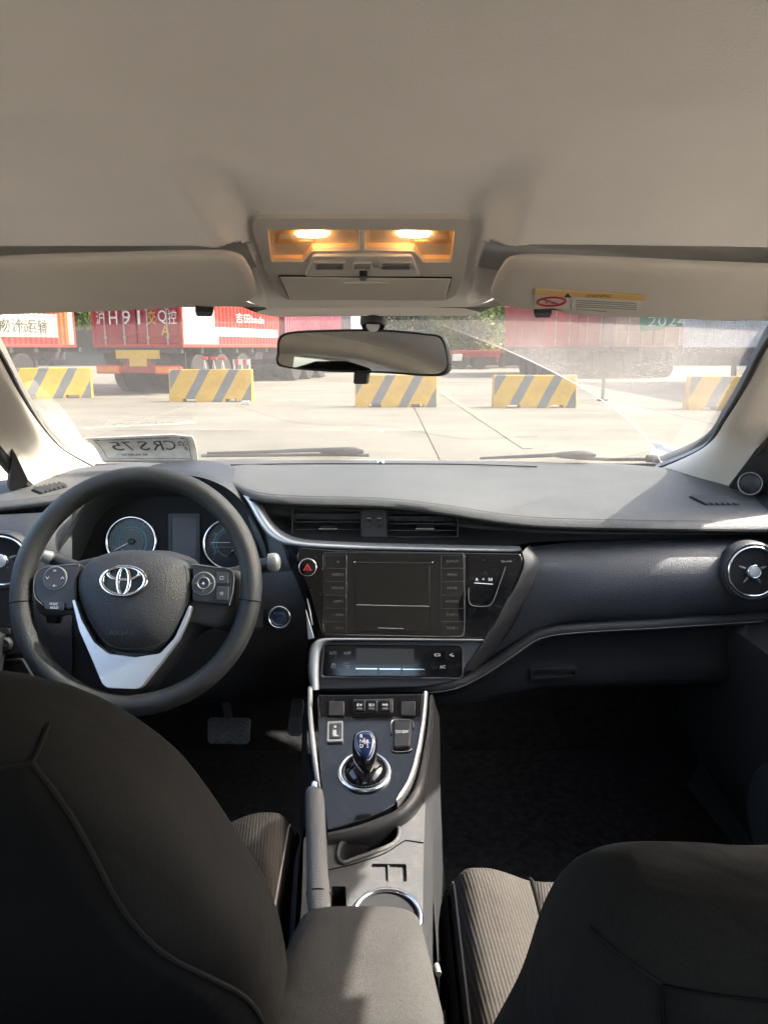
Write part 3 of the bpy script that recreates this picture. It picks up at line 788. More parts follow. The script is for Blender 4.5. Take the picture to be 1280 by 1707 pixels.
def dirt(t, L, mx, o):
    g = N(t, 'NewGeometry'); s = N(t, 'SeparateXYZ'); L(g.outputs['Position'], s.inputs[0])
    cx = N(t, 'Math', operation='SUBTRACT'); L(s.outputs[0], cx.inputs[0]); cx.inputs[1].default_value = ARC_C.x
    cy = N(t, 'Math', operation='SUBTRACT'); L(s.outputs[1], cy.inputs[0]); cy.inputs[1].default_value = ARC_C.y
    c = N(t, 'CombineXYZ'); L(cx.outputs[0], c.inputs[0]); L(cy.outputs[0], c.inputs[1])
    ln = N(t, 'VectorMath', operation='LENGTH'); L(c.outputs[0], ln.inputs[0])
    # outside the wiped fan
    inz = N(t, 'MapRange', i_1=ARC_R - .001, i_2=ARC_R + .004, i_3=0., i_4=1.); L(ln.outputs['Value'], inz.inputs[0])
    rim = N(t, 'MapRange', i_1=.0, i_2=.0028, i_3=1., i_4=0.)
    ab = N(t, 'Math', operation='SUBTRACT'); L(ln.outputs['Value'], ab.inputs[0]); ab.inputs[1].default_value = ARC_R
    ab2 = N(t, 'Math', operation='ABSOLUTE'); L(ab.outputs[0], ab2.inputs[0]); L(ab2.outputs[0], rim.inputs[0])
    right = N(t, 'MapRange', i_1=.06, i_2=.22, i_3=0., i_4=1.); L(s.outputs[0], right.inputs[0])
    lowfade = N(t, 'MapRange', i_1=1.36, i_2=1.56, i_3=1., i_4=.02); L(s.outputs[1], lowfade.inputs[0])
    n1 = N(t, 'TexNoise', i_Scale=260., i_Detail=3., i_Roughness=.8); L(g.outputs['Position'], n1.inputs['Vector'])
    n2 = N(t, 'TexNoise', i_Scale=5., i_Detail=6.); L(g.outputs['Position'], n2.inputs['Vector'])
    n1r = N(t, 'MapRange', i_1=.36, i_2=.70, i_3=.14, i_4=.42); L(n1.outputs[0], n1r.inputs[0])
    n2r = N(t, 'MapRange', i_1=.3, i_2=.7, i_3=.55, i_4=1.1); L(n2.outputs[0], n2r.inputs[0])
    def mul(a, b):
        q = N(t, 'Math', operation='MULTIPLY'); L(a, q.inputs[0])
        if isinstance(b, float): q.inputs[1].default_value = b
        else: L(b, q.inputs[1])
        return q.outputs[0]
    def add(a, b):
        q = N(t, 'Math', operation='ADD', use_clamp=True); L(a, q.inputs[0])
        if isinstance(b, float): q.inputs[1].default_value = b
        else: L(b, q.inputs[1])
        return q.outputs[0]
    dz = mul(mul(mul(mul(inz.outputs[0], right.outputs[0]), lowfade.outputs[0]), n1r.outputs[0]), n2r.outputs[0])
    dz = add(dz, mul(mul(mul(rim.outputs[0], right.outputs[0]), n2r.outputs[0]), .8))
    # spatter on the left edge
    le = N(t, 'MapRange', i_1=-.70, i_2=-.50, i_3=1., i_4=0.); L(s.outputs[0], le.inputs[0])
    vo = N(t, 'TexVoronoi', i_Scale=95.); L(g.outputs['Position'], vo.inputs['Vector'])
    vr = N(t, 'MapRange', i_1=.10, i_2=.18, i_3=.75, i_4=0.); L(vo.outputs['Distance'], vr.inputs[0])
    sp = mul(mul(le.outputs[0], vr.outputs[0]), n2r.outputs[0]); dz = add(dz, mul(sp, .6))
    base = N(t, 'MapRange', i_1=.3, i_2=.7, i_3=.10, i_4=.16); L(n2.outputs[0], base.inputs[0])
    dz = add(dz, base.outputs[0])
    df = N(t, 'BsdfDiffuse'); df.inputs[0].default_value = (.165, .153, .140, 1); tl = N(t, 'BsdfTranslucent'); tl.inputs[0].default_value = (.19, .177, .162, 1)
    m2 = N(t, 'MixShader', i_0=.6); L(df.outputs[0], m2.inputs[1]); L(tl.outputs[0], m2.inputs[2])
    m3 = N(t, 'MixShader'); L(dz, m3.inputs[0]); L(mx.outputs[0], m3.inputs[1]); L(m2.outputs[0], m3.inputs[2]); L(m3.outputs[0], o.inputs[0])
M['windscreen'] = clear('windscreen_glass', (.325, .336, .322), dirt=dirt)
grid('windscreen', grows, M['windscreen'], shell)
# A pillars ------------------------------------------------------------------
def pillar(inner, outer, side):
    inn = cr(inner, 40); out = cr(outer, 40)
    rows = []
    # black seal on the glass edge, then the padded trim
    nrm = V((-side, -.35, -.1)).normalized()
    for k in range(12):
        t = k / 11; r = []
        for a, b in zip(inn, out):
            p = a.lerp(b, t) + nrm * (.030 * math.sin(math.pi * min(1, t * 1.05)) ** .8)
            r.append(p)
        rows.append(r)
    # return lip behind
    rows.insert(0, [a + V((0, .02, .012)) + V((side * .02, 0, 0)) for a in inn])
    rows.append([b + V((side * .03, .02, 0)) for b in out])
    o = grid('windscreen_pillar', rows, M['pillar'], shell, ang=60)
    tube('pillar_seal', [a + V((-side * .002, -.004, -.002)) for a in inn], .0045, M['rubber'], shell, n=8)
    tube('door_seal', [b + V((side * .012, -.004, .0)) for b in out], .011, M['rubber'], shell, n=8)
    return inn, out
lin = [onglass(*q, -.006) for q in [(-120, 400), (-60, 490), (0, 582), (35, 650), (72, 710), (105, 745), (160, 776)]]
lou = [P(*q) for q in [(-420, 400, .62), (-250, 500, .85), (-120, 600, 1.07), (-45, 685, 1.26), (5, 748, 1.39), (50, 803, 1.47), (75, 822, 1.50)]]
rin = [onglass(*q, -.006) for q in [(1390, 400), (1335, 490), (1276, 568), (1243, 632), (1206, 695), (1172, 742), (1085, 781)]]
rou = [P(*q) for q in [(1700, 400, .62), (1535, 500, .85), (1405, 600, 1.07), (1325, 685, 1.26), (1272, 735, 1.38), (1225, 795, 1.48), (1205, 822, 1.52)]]
LI, LO = pillar(lin, lou, -1)
RI, RO = pillar(rin, rou, 1)
# outer pillar skins so no light leaks behind the trims
for I, O, s in ((LI, LO, -1), (RI, RO, 1)):
    grid('pillar_skin', [[a + V((s * .012, .03, .022)) for a in I], [a.lerp(b, .5) + V((s * .05, .06, .03)) for a, b in zip(I, O)], [b + V((s * .045, .03, .01)) for b in O]], M['paintw'], shell)
# cant rails, B and C pillars, doors
for s in (-1, 1):
    rail = []
    for i in range(25):
        y = -1.12 + 1.87 * i / 24
        x = XC + s * (.60 if y < .5 else .60 - .02 * (y - .5)); z = headz(XC + s * .6, min(y, .86)) - .012
        rail.append(V((x, y, z)))
    tube('roof_rail', rail, .034, M['pillar'], shell, n=12, flat=1.0)
    grid('rail_skin', [[p + V((-s * .02, 0, .035)) for p in rail], [p + V((s * .05, 0, .02)) for p in rail], [p + V((s * .075, 0, -.035)) for p in rail]], M['paintw'], shell)
    def vloft(nm, bot, top, m):   # bot/top: list of (x,y,z) quads -> closed loft
        return rings_solid(nm, [[V(p) for p in bot], [(V(p) * .5 + V(q) * .5) + V((s * .02, 0, 0)) for p, q in zip(bot, top)], [V(p) for p in top]], m, shell, bevel=.015)
    xb, xt = XC + s * .70, XC + s * .60
    vloft('centre_pillar', [(xb, .16, .5), (xb + s * .07, .16, .5), (xb + s * .07, .34, .5), (xb, .34, .5)], [(xt, .12, 1.30), (xt + s * .07, .12, 1.30), (xt + s * .07, .22, 1.30), (xt, .22, 1.30)], M['pillar'])
    vloft('rear_pillar', [(xb, -1.15, .5), (xb + s * .07, -1.15, .5), (xb + s * .07, -.78, .5), (xb, -.78, .5)], [(xt - s * .03, -1.16, 1.28), (xt + s * .05, -1.16, 1.28), (xt + s * .05, -1.0, 1.29), (xt, -1.0, 1.29)], M['pillar'])
    # door panels (below the belt line)
    belt = lambda y: .935 + .0 * y
    dn = 'front_door'
    rows = []
    for (dx, z) in ((.0, .24), (.03, .30), (-.03, .40), (-.035, .55), (-.055, .66), (-.06, .70), (-.005, .73), (.0, .84), (.01, .915), (.035, .935), (.09, .93), (.11, .8), (.11, .3)):
        rows.append([(xb + s * (dx + .025 - .02 * ((y - .8) / .6) ** 2), y, z) for y in (.345, .6, .9, 1.2, 1.42, 1.55)])
    d = grid(dn, rows, M['plastic'], shell, n=14)
    rows = [[(xb + s * (dx + .02), y, z) for y in (-.75, -.4, 0, .155)] for (dx, z) in ((.0, .24), (-.03, .40), (-.05, .66), (-.0, .73), (.0, .9), (.035, .935), (.09, .93), (.11, .3))]
    grid('rear_door', rows, M['plastic'], shell, n=10)
    # speaker grille pad low on the front door
    pw = Pl((xb - s * .012, 1.17, .40), (-s, 0, 0)); pw = Pl((xb - s * .02, 1.15, .42), (-s, -.05, .05))
    lathe('door_speaker', pw.o, pw.n, [(.001, .012), (.06, .014), (.085, .008), (.095, .0), (.095, -.03)], M['dash_low'], d, seg=36)
    # window panes
    gpane = [[(xb + s * .04, y, .93) for y in (.35, .8, 1.2, 1.45)], [(xt + s * .045, y, z) for y, z in ((.23, 1.28), (.5, 1.29), (.72, 1.26), (.78, 1.23))]]
    mk('window_pane', [*gpane[0], *gpane[1]], [(0, 1, 5, 4), (1, 2, 6, 5), (2, 3, 7, 6)], M['glass'], shell, smooth=False)
    mk('window_pane', [(xb + s * .04, -.6, .93), (xb + s * .04, .15, .93), (xt + s * .045, .11, 1.28), (xt + s * .045, -.95, 1.25)], [(0, 1, 2, 3)], M['glass'], shell)
# floor, firewall, rear bulkhead, parcel shelf, rear glass
MB().box((XC, .35, .215), (1.5, 3.4, .03)).build('floor_carpet', M['carpet'], shell)
MB().box((XC, 1.98, .55), (1.5, .03, .70)).build('firewall', M['carpet'], shell)
grid('toe_board', [[(x, 1.72, .23) for x in (-.75, 0, .75)], [(x, 1.86, .34) for x in (-.75, 0, .75)], [(x, 1.95, .50) for x in (-.75, 0, .75)]], M['carpet'], shell, n=8, m=8)
MB().box((XC, -1.75, .6), (1.5, .05, .66)).build('rear_bulkhead', M['carpet'], shell)
MB().box((XC, -1.38, .93), (1.45, .75, .03)).build('parcel_shelf', M['seat_dark'], shell)
mk('rear_window', [(XC - .60, -1.72, .95), (XC + .60, -1.72, .95), (XC + .54, -1.12, 1.28), (XC - .54, -1.12, 1.28)], [(0, 1, 2, 3)], M['glass'], shell)
# body below the belt outside, bonnet
for s in (-1, 1):
    MB().box((XC + s * .83, .3, .55), (.03, 4.0, .75)).build('body_side', M['paintw'], shell, bevel=.02)
    MB().box((XC + s * .775, 1.62, .55), (.10, .90, .66)).build('kick_panel', M['carpet'], shell, bevel=.01)
bon = [[(XC + x, y, z - .05 * (x / .8) ** 2) for x in (-.8, -.5, 0, .5, .8)] for y, z in ((2.02, .865), (2.3, .86), (2.7, .80), (2.95, .70), (3.0, .5))]
grid('bonnet', bon, M['paintw'], shell, n=20, m=14)
MB().box((XC, 1.97, .855), (1.5, .16, .03)).build('cowl_panel', M['matte'], shell)
# rear bench
rb = thing('rear_bench', (XC, -.75, .25), 'dark fabric rear bench behind the camera, seen only in reflections', 'seat')
rings = []
for z, y, th in ((.52, -.55, .16), (.7, -.68, .15), (.88, -.80, .12), (.95, -.86, .06)):
    rings.append([V((XC + sx * .64, y + e * th, z)) for sx, e in ((-1, -1), (0, -1), (1, -1), (1, 0), (1, 1), (0, 1), (-1, 1), (-1, 0))])
rings_solid('backrest', rings, M['seat'], rb, bevel=.03, seg=3)
MB().box((XC, -.30, .44), (1.28, .55, .2)).build('cushion', M['seat'], rb, bevel=.06, seg=4)
for x in (-.38, .34):
    MB().box((x, -.88, 1.03), (.26, .1, .17)).build('headrest', M['seat'], rb, bevel=.05, seg=4)
# sail panels + door mirrors
M['mirrorhs'] = mat('mirror_housing', (.02, .02, .022), .35)
def sail(pts, lab, sgn):
    a, b, c = [P(*q) for q in pts]; n = (b - a).cross(c - a).normalized()
    if n.dot(CAM - a) < 0: n = -n
    pl = Pl(a, n); poly = []
    for p in (a, b, c):
        r = p - pl.o; poly.append((r.dot(pl.u), r.dot(pl.v)))
    return prism('sail_panel', rnd(poly, .015), pl, -.012, .0, M['plastic'], shell, bevel=.003), pl
sl_, pl_ = sail([(14, 822, 1.44), (50, 806, 1.46), (22, 748, 1.40)], '', -1)
sr_, pr_ = sail([(1330, 850, 1.36), (1208, 822, 1.50), (1300, 690, 1.34)], '', 1)
tw = Pl(P(1251, 806, 1.42), (-.55, -.83, .1))
lathe('tweeter', tw.o, tw.n, [(.001, .010), (.014, .009), (.018, .006), (.021, .008), (.0225, .004), (.0225, -.02)], M['plastic'], sr_, seg=36)
ring('tweeter_ring', tw.o, tw.n, .0205, .0014, M['greytrim'], sr_, h=.007)
for s in (-1, 1):
    t = thing('door_mirror', (XC + s * .93, 1.45, .95), 'black door mirror outside the %s front window' % ('left' if s < 0 else 'right'), 'mirror', 'door mirrors')
    c = V((XC + s * .93, 1.50, 1.01))
    rings = []
    for y, w_, h_ in ((1.43, .105, .065), (1.47, .115, .075), (1.53, .10, .065), (1.57, .06, .04)):
        rings.append([V((c.x + w_ * math.copysign(abs(math.cos(q)) ** .6, math.cos(q)), y, c.z + h_ * math.copysign(abs(math.sin(q)) ** .6, math.sin(q)))) for q in [2 * math.pi * i / 24 for i in range(24)]])
    rings_solid('housing', rings, M['mirrorhs'], t)
    prism('mirror_pane', rnd(rect(0, 0, .19, .115), .03), Pl((c.x, 1.428, c.z), (-s * .25, -1, 0)), 0, .003, M['mirror'], t)
    tube('stalk', [(XC + s * .77, 1.48, .95), (XC + s * .85, 1.50, .965)], .022, M['mirrorhs'], t)
# ================================================================== DASHBOARD
dash = thing('dashboard', (XC, 1.5, .45), 'dark grey dashboard with stitched soft pad, vents and silver trim across the cabin', 'dashboard')
# soft top pad: rows from the glass to the stitched rear lip
rA = [P(*q) for q in [(-140, 830, 1.45), (-20, 812, 1.52), (70, 795, 1.60), (150, 778, 1.70), (330, 770, 1.84), (640, 767, 1.905), (950, 771, 1.84), (1100, 779, 1.72), (1200, 800, 1.62), (1290, 822, 1.52), (1400, 840, 1.42)]]
lip = [(-140, 845, 1.38), (-20, 838, 1.40), (70, 828, 1.42), (150, 816, 1.45), (250, 806, 1.47), (330, 800, 1.46), (385, 803, 1.42), (430, 820, 1.37), (500, 826, 1.355), (640, 830, 1.345), (740, 841, 1.335), (830, 855, 1.33), (900, 862, 1.33), (1050, 866, 1.33), (1280, 869, 1.32), (1400, 872, 1.30)]
rE = [P(*q) for q in lip]
n = 90
A = cr(rA, n); E = cr(rE, n)
# match columns by x
def resx(pts, xs_):
    out = []
    for x in xs_:
        for i in range(len(pts) - 1):
            if pts[i].x <= x <= pts[i + 1].x or i == len(pts) - 2:
                t = (x - pts[i].x) / max(1e-9, pts[i + 1].x - pts[i].x); out.append(pts[i].lerp(pts[i + 1], t)); break
    return out
A4 = cr(rA, 400); E4 = cr(rE, 400)
xsD = [-.80 + 1.60 * i / 139 for i in range(140)]
A = resx(A4, xsD); E = resx(E4, xsD)
rows = []
rows.append([a + V((0, .03, -.03)) for a in A])
for k in range(9):
    t = k / 8
    rows.append([a.lerp(e, t) + V((0, 0, .016 * math.sin(math.pi * t) ** .9 * (1 if True else 0))) for a, e in zip(A, E)])
rows.append([e + V((0, -.010, -.005)) for e in E]); rows.append([e + V((0, -.012, -.013)) for e in E])
rows.append([e + V((0, .0, -.021)) for e in E]); rows.append([e + V((0, .06, -.024)) for e in E])
pad = grid('top_pad', rows, M['dash'], dash, ang=70)
# stitched seam along the lip: thread dashes
sm = MB()
for i in range(0, 399):
    a = E4[i]
    if a.x < -.25 and a.x > -.6: continue
    nx = E4[i + 1]; d = nx - a
    if d.length < 1e-6: continue
    sm.tube([a + V((0, -.006, .0005)), a + d * .55 + V((0, -.006, .0005))], .0008, n=5)
tag(sm.build('stitching', M['threadk'], dash), kind='stuff')
tube('lip_groove', [e + V((0, -.0115, -.016)) for e in E], .0022, M['seam'], dash, n=6)
# defroster slot and sensor on the pad
def toppt(px, py):
    # intersection of the viewing ray with the pad surface (pad is nearly flat)
    d = ray(px, py); best = None
    for i in range(400):
        Y = 1.30 + .62 * i / 399; p = P(px, py, Y)
        a = resx(A4, [p.x])[0]; e = resx(E4, [p.x])[0]
        t = max(0, min(1, (a.y - p.y) / (a.y - e.y))); z = a.z + (e.z - a.z) * t + .016 * math.sin(math.pi * t) ** .9
        if p.z <= z + .0005: return V((p.x, p.y, z))
    return p
sl = [toppt(x, y) + V((0, 0, .002)) for x, y in ((385, 776), (500, 774), (640, 774), (770, 775), (895, 779))]
tube('defroster_slot', cr(sl, 40), .0026, M['matte'], dash, n=8, flat=.5)
lathe('light_sensor', toppt(634, 773) + V((0, 0, .003)), (0, 0, 1), [(.010, 0), (.009, .004), (.005, .006), (.001, .0065)], M['chrome'], dash, seg=20)
# corner demister grilles: slotted wedges on the pad
def grille(pts, nslat, nm):
    a, b, c, d_ = [toppt(*q) + V((0, 0, .0025)) for q in pts]
    base = mk(nm, [a, b, c, d_, a - V((0, 0, .006)), b - V((0, 0, .006)), c - V((0, 0, .006)), d_ - V((0, 0, .006))], [(0, 1, 2, 3), (0, 1, 5, 4), (1, 2, 6, 5), (2, 3, 7, 6), (3, 0, 4, 7)], M['matte'], dash, smooth=False)
    for i in range(nslat):
        t = (i + .5) / nslat; p, q = a.lerp(b, t), d_.lerp(c, t)
        wv = (b - a) * (.28 / nslat)
        mk('slat', [p - wv + V((0, 0, .001)), p + wv + V((0, 0, .005)), q + wv + V((0, 0, .005)), q - wv + V((0, 0, .001)), p + wv - V((0, 0, .002)), q + wv - V((0, 0, .002))], [(0, 1, 2, 3), (1, 4, 5, 2), (0, 1, 4), (3, 2, 5)], M['dash'], base, smooth=False)
grille([(1148, 829), (1212, 832), (1232, 842), (1175, 842)], 6, 'demister_grille')
grille([(52, 818), (100, 808), (112, 812), (68, 824)], 6, 'demister_grille')
# black recessed band under the lip (holds the centre vents)
bt = [P(*q) for q in [(395, 812, 1.42), (430, 832, 1.40), (500, 840, 1.40), (640, 845, 1.40), (740, 856, 1.40), (830, 870, 1.39), (900, 877, 1.385), (1050, 882, 1.38), (1280, 884, 1.37), (1400, 886, 1.35)]]
bm_ = [P(*q) for q in [(408, 838, 1.40), (445, 858, 1.395), (500, 866, 1.40), (640, 872, 1.40), (740, 877, 1.40), (830, 884, 1.395), (900, 887, 1.39), (1050, 889, 1.385), (1280, 890, 1.375), (1400, 891, 1.355)]]
bb = [P(*q) for q in [(412, 848, 1.36), (462, 893, 1.345), (500, 904, 1.34), (640, 908, 1.335), (740, 911, 1.335), (830, 913, 1.335), (900, 903, 1.37), (1050, 899, 1.375), (1280, 896, 1.365), (1400, 897, 1.345)]]
grid('vent_band', [cr(bt, 80), cr(bm_, 80), cr(bb, 80)], M['plastic'], dash, m=12)
# centre vents: two openings, each frame > slats, tab
vp = Pl(P(625, 872, 1.372), (0, -.97, .24))
def vent(poly, nm='air_vent'):
    o = vp.px(poly)
    cxm = sum(q[0] for q in o) / len(o); cym = sum(q[1] for q in o) / len(o)
    inn = [(cxm + (a - cxm) * .97, cym + (b - cym) * .90) for a, b in o]
    fr = plate(nm, rnd(o, .003), [rnd(inn, .003)], vp, -.03, .004, M['plastic'], dash, bevel=.0008)
    prism('vent_back', [(cxm + (a - cxm) * .985, cym + (b - cym) * .95) for a, b in o], vp, -.045, -.032, M['matte'], fr)
    ys_ = [q[1] for q in inn]; xs_ = [q[0] for q in inn]
    y0, y1 = min(ys_), max(ys_); x0, x1 = min(xs_) + .004, max(xs_) - .003
    for k in range(3):
        yy = y0 + (y1 - y0) * (.22 + .28 * k)
        MB().add(*[[vp.pt(x0, yy, -.006), vp.pt(x1, yy, -.006), vp.pt(x1, yy + .004, -.026), vp.pt(x0, yy + .004, -.026), vp.pt(x0, yy + .0016, -.006), vp.pt(x1, yy + .0016, -.006), vp.pt(x1, yy + .0056, -.026), vp.pt(x0, yy + .0056, -.026)], [(0, 1, 2, 3), (4, 5, 6, 7), (0, 1, 5, 4), (1, 2, 6, 5), (2, 3, 7, 6), (3, 0, 4, 7)]]).build('slat', M['dash_low'], fr)
    return fr
v1 = vent([(486, 893), (603, 896), (603, 850), (487, 845)])
v2 = vent([(643, 896), (764, 896), (764, 858), (643, 851)])
for v_, (cx, cy) in ((v1, (547, 879)), (v2, (708, 879))):
    a, b = vp.loc(cx, cy)
    MB().prism(rnd(rect(a, b, .030, .0075), .003), vp, -.008, .0045).build('vent_tab', M['matte'], v_, bevel=.001)
    prism('tab_chrome', rnd(rect(a, b - .0030, .033, .0022), .001), vp, -.004, .0065, M['chrome'], v_, bevel=.0005)
a, b = vp.loc(623, 873)
prism('vent_divider', rnd(vp.px([(603, 897), (643, 897), (643, 849), (603, 849)]), .003), vp, -.02, .005, M['plastic'], dash, bevel=.001)
for px in (615, 632):
    a, b = vp.loc(px, 873); lathe('vent_thumbwheel', vp.pt(a, b, -.004), vp.u, [(.001, -.004), (.011, -.004), (.012, -.003), (.012, .003), (.011, .004), (.001, .004)], M['dash_low'], dash, seg=28)
    ptext('wheel_mark', '–', vp, px, 864, 2, M['dimwhite'], dash, wpx=7, z=.0085)
# silver trim blade
up_ = [P(*q) for q in [(407, 827, 1.385), (424, 828, 1.380), (437, 850, 1.365), (455, 878, 1.35), (478, 896, 1.338), (505, 904, 1.330), (560, 908, 1.326), (640, 911, 1.324), (760, 914, 1.322), (868, 916, 1.320)]]
lo_ = [P(*q) for q in [(407, 829, 1.384), (413, 838, 1.375), (428, 866, 1.358), (447, 893, 1.343), (470, 907, 1.333), (505, 913, 1.327), (560, 916, 1.324), (640, 918, 1.322), (760, 920, 1.320), (868, 922, 1.319)]]
uu, ll = cr(up_, 60), cr(lo_, 60)
off = V((0, -.010, .004))
grid('silver_trim', [[p + V((0, .012, .003)) for p in uu], [p + off * .6 for p in uu], [(p.lerp(q, .35)) + off for p, q in zip(uu, ll)], [(p.lerp(q, .75)) + off for p, q in zip(uu, ll)], [q + off * .5 for q in ll], [q + V((0, .012, -.003)) for q in ll]], M['silver'], dash, ang=70)
# passenger pad
t1 = [P(*q) for q in [(880, 912, 1.345), (960, 903, 1.365), (1100, 899, 1.36), (1280, 896, 1.35), (1400, 896, 1.33)]]
t2 = [P(*q) for q in [(890, 921, 1.318), (970, 916, 1.325), (1100, 911, 1.322), (1280, 908, 1.312), (1400, 908, 1.29)]]
t3 = [P(*q) for q in [(893, 945, 1.302), (980, 944, 1.300), (1100, 942, 1.297), (1280, 940, 1.288), (1400, 940, 1.27)]]
t4 = [P(*q) for q in [(882, 985, 1.298), (970, 985, 1.290), (1100, 980, 1.288), (1280, 975, 1.280), (1400, 975, 1.262)]]
t5 = [P(*q) for q in [(850, 1052, 1.305), (930, 1030, 1.298), (1100, 1020, 1.296), (1280, 1010, 1.290), (1400, 1008, 1.27)]]
t6 = [P(*q) for q in [(795, 1118, 1.315), (905, 1048, 1.315), (1100, 1036, 1.315), (1280, 1026, 1.31), (1400, 1022, 1.29)]]
PADR = [cr(q, 60) for q in (t1, t2, t3, t4, t5, t6)]
ppad = grid('passenger_pad', PADR, M['dash_low'], dash, m=26)
# stitched roll below it
roll_px = [(536, 1149, 1.262), (600, 1151, 1.262), (700, 1150, 1.268), (755, 1144, 1.275), (800, 1124, 1.288), (850, 1092, 1.297), (895, 1062, 1.302), (940, 1052, 1.303), (1100, 1042, 1.303), (1280, 1031, 1.297), (1400, 1026, 1.28)]
roll = cr([P(*q) for q in roll_px], 160)
tube('stitched_roll', [p + V((0, .006, 0)) for p in roll], .0115, M['leather'], dash, n=12)
st = MB()
for i in range(len(roll) - 1):
    p = roll[i] + V((0, -.0052, -.0035)); q = roll[i + 1] + V((0, -.0052, -.0035))
    for k in (0, .5): st.tube([p.lerp(q, k), p.lerp(q, k + .3)], .0007, n=5)
tag(st.build('stitching', M['thread'], dash), kind='stuff')
# glove box and under-dash
g0 = [P(*q) for q in [(700, 1160, 1.285), (780, 1142, 1.295), (850, 1100, 1.305), (900, 1068, 1.31), (1000, 1055, 1.312), (1150, 1048, 1.312), (1280, 1040, 1.305), (1400, 1034, 1.29)]]
g1 = [P(*q) for q in [(690, 1168, 1.30), (770, 1152, 1.31), (850, 1118, 1.325), (900, 1092, 1.335), (1000, 1082, 1.335), (1150, 1076, 1.335), (1280, 1068, 1.33), (1400, 1062, 1.31)]]
g2 = [P(*q) for q in [(695, 1180, 1.31), (770, 1175, 1.33), (850, 1160, 1.345), (900, 1150, 1.35), (1000, 1145, 1.35), (1150, 1140, 1.35), (1280, 1132, 1.345), (1400, 1125, 1.33)]]
g3 = [V((p.x, 1.44, .56)) for p in g2]; g4 = [V((p.x, 1.60, .52)) for p in g2]
gb = grid('glove_box', [cr(q, 50) for q in (g0, g1, g2, g3, g4)], M['plastic'], dash, m=22)
hp = Pl(P(922, 1122, 1.335), (0, -.95, -.2))
plate('glove_box_handle', rnd(hp.px([(883, 1132), (962, 1128), (962, 1112), (883, 1114)]), .004), [rnd(hp.px([(888, 1128), (957, 1124), (957, 1116), (888, 1118)]), .003)], hp, -.012, .004, M['plastic'], gb, bevel=.001)
# side vents (round): ring, bezel, blades, knob
def round_vent(px, py, Y, r, n_, lab=''):
    c = P(px, py, Y); ax = V(n_).normalized()
    fr = lathe('side_vent', c, ax, [(r * .93, -.02), (r * 1.0, .006), (r * 1.09, .009), (r * 1.17, .004), (r * 1.2, -.02)], M['dash_low'], dash, seg=56)
    ring('vent_ring', c, ax, r * .965, .0022, M['chrome'], fr, h=.008, seg=64)
    lathe('vent_well', c, ax, [(.001, -.035), (r * .85, -.035), (r * .93, -.01), (r * .95, .003)], M['matte'], fr, seg=48)
    ring('vent_inner_ring', c, ax, r * .60, .0013, M['plastic'], fr, h=-.004)
    ring('vent_inner_ring', c, ax, r * .78, .0012, M['plastic'], fr, h=-.006)
    u = V((-ax.y, ax.x, 0)).normalized(); w_ = ax.cross(u)
    for k in range(4):
        q = math.radians(35 + 90 * k) if True else 0
        q = [R(20), R(160), R(235), R(305)][k]
        d = u * math.cos(q) + w_ * math.sin(q)
        MB().tube([c + d * (r * .3) + ax * .004, c + d * (r * .92) - ax * .004], [.0022, .003], n=8).build('vent_blade', M['greytrim'], fr)
    lathe('vent_knob', c, ax, [(.001, .014), (r * .2, .0135), (r * .235, .011), (r * .235, -.01)], M['silver'], fr, seg=32)
    ring('knob_ring', c, ax, r * .24, .0016, M['chrome'], fr, h=.0115, seg=32)
round_vent(1253, 952, 1.279, .0440, (-.05, -.985, .16))
round_vent(6, 934, 1.306, .0440, (.05, -.985, .16))
# driver side lower panels
d1 = [P(*q) for q in [(-140, 862, 1.37), (0, 858, 1.37), (60, 855, 1.38), (120, 850, 1.40)]]
d2 = [P(*q) for q in [(-140, 880, 1.33), (0, 875, 1.335), (60, 872, 1.345), (120, 868, 1.38)]]
d3 = [P(*q) for q in [(-140, 935, 1.29), (0, 935, 1.30), (60, 930, 1.315), (120, 925, 1.34)]]
d4 = [P(*q) for q in [(-140, 1010, 1.29), (0, 1010, 1.295), (60, 1008, 1.30), (120, 1005, 1.32)]]
d5 = [P(*q) for q in [(-140, 1095, 1.30), (0, 1090, 1.30), (60, 1090, 1.305), (120, 1090, 1.315)]]
d6 = [P(*q) for q in [(-140, 1160, 1.33), (0, 1160, 1.33), (60, 1160, 1.335), (120, 1160, 1.34)]]
grid('driver_pad', [cr(q, 24) for q in (d1, d2, d3, d4, d5, d6)], M['dash_low'], dash, m=26)
# knee panel below the column
k1 = [P(*q) for q in [(110, 960, 1.335), (250, 960, 1.335), (440, 955, 1.33), (505, 950, 1.30)]]
k2 = [P(*q) for q in [(110, 1040, 1.318), (250, 1040, 1.315), (440, 1030, 1.295), (522, 1028, 1.275)]]
k3 = [P(*q) for q in [(110, 1110, 1.33), (250, 1110, 1.32), (440, 1095, 1.30), (522, 1090, 1.285)]]
k4 = [P(*q) for q in [(110, 1170, 1.36), (250, 1168, 1.35), (440, 1160, 1.34), (522, 1155, 1.32)]]
k5 = [P(*q) for q in [(110, 1178, 1.44), (250, 1176, 1.44), (440, 1168, 1.43), (522, 1162, 1.42)]]
grid('knee_panel', [cr(q, 30) for q in (k1, k2, k3, k4, k5)], M['plastic'], dash, m=20)
grid('under_panel', [[(x, 1.43, .60) for x in (-.7, -.1)], [(x, 1.8, .56) for x in (-.7, -.1)]], M['matte'], dash, n=6, m=4)
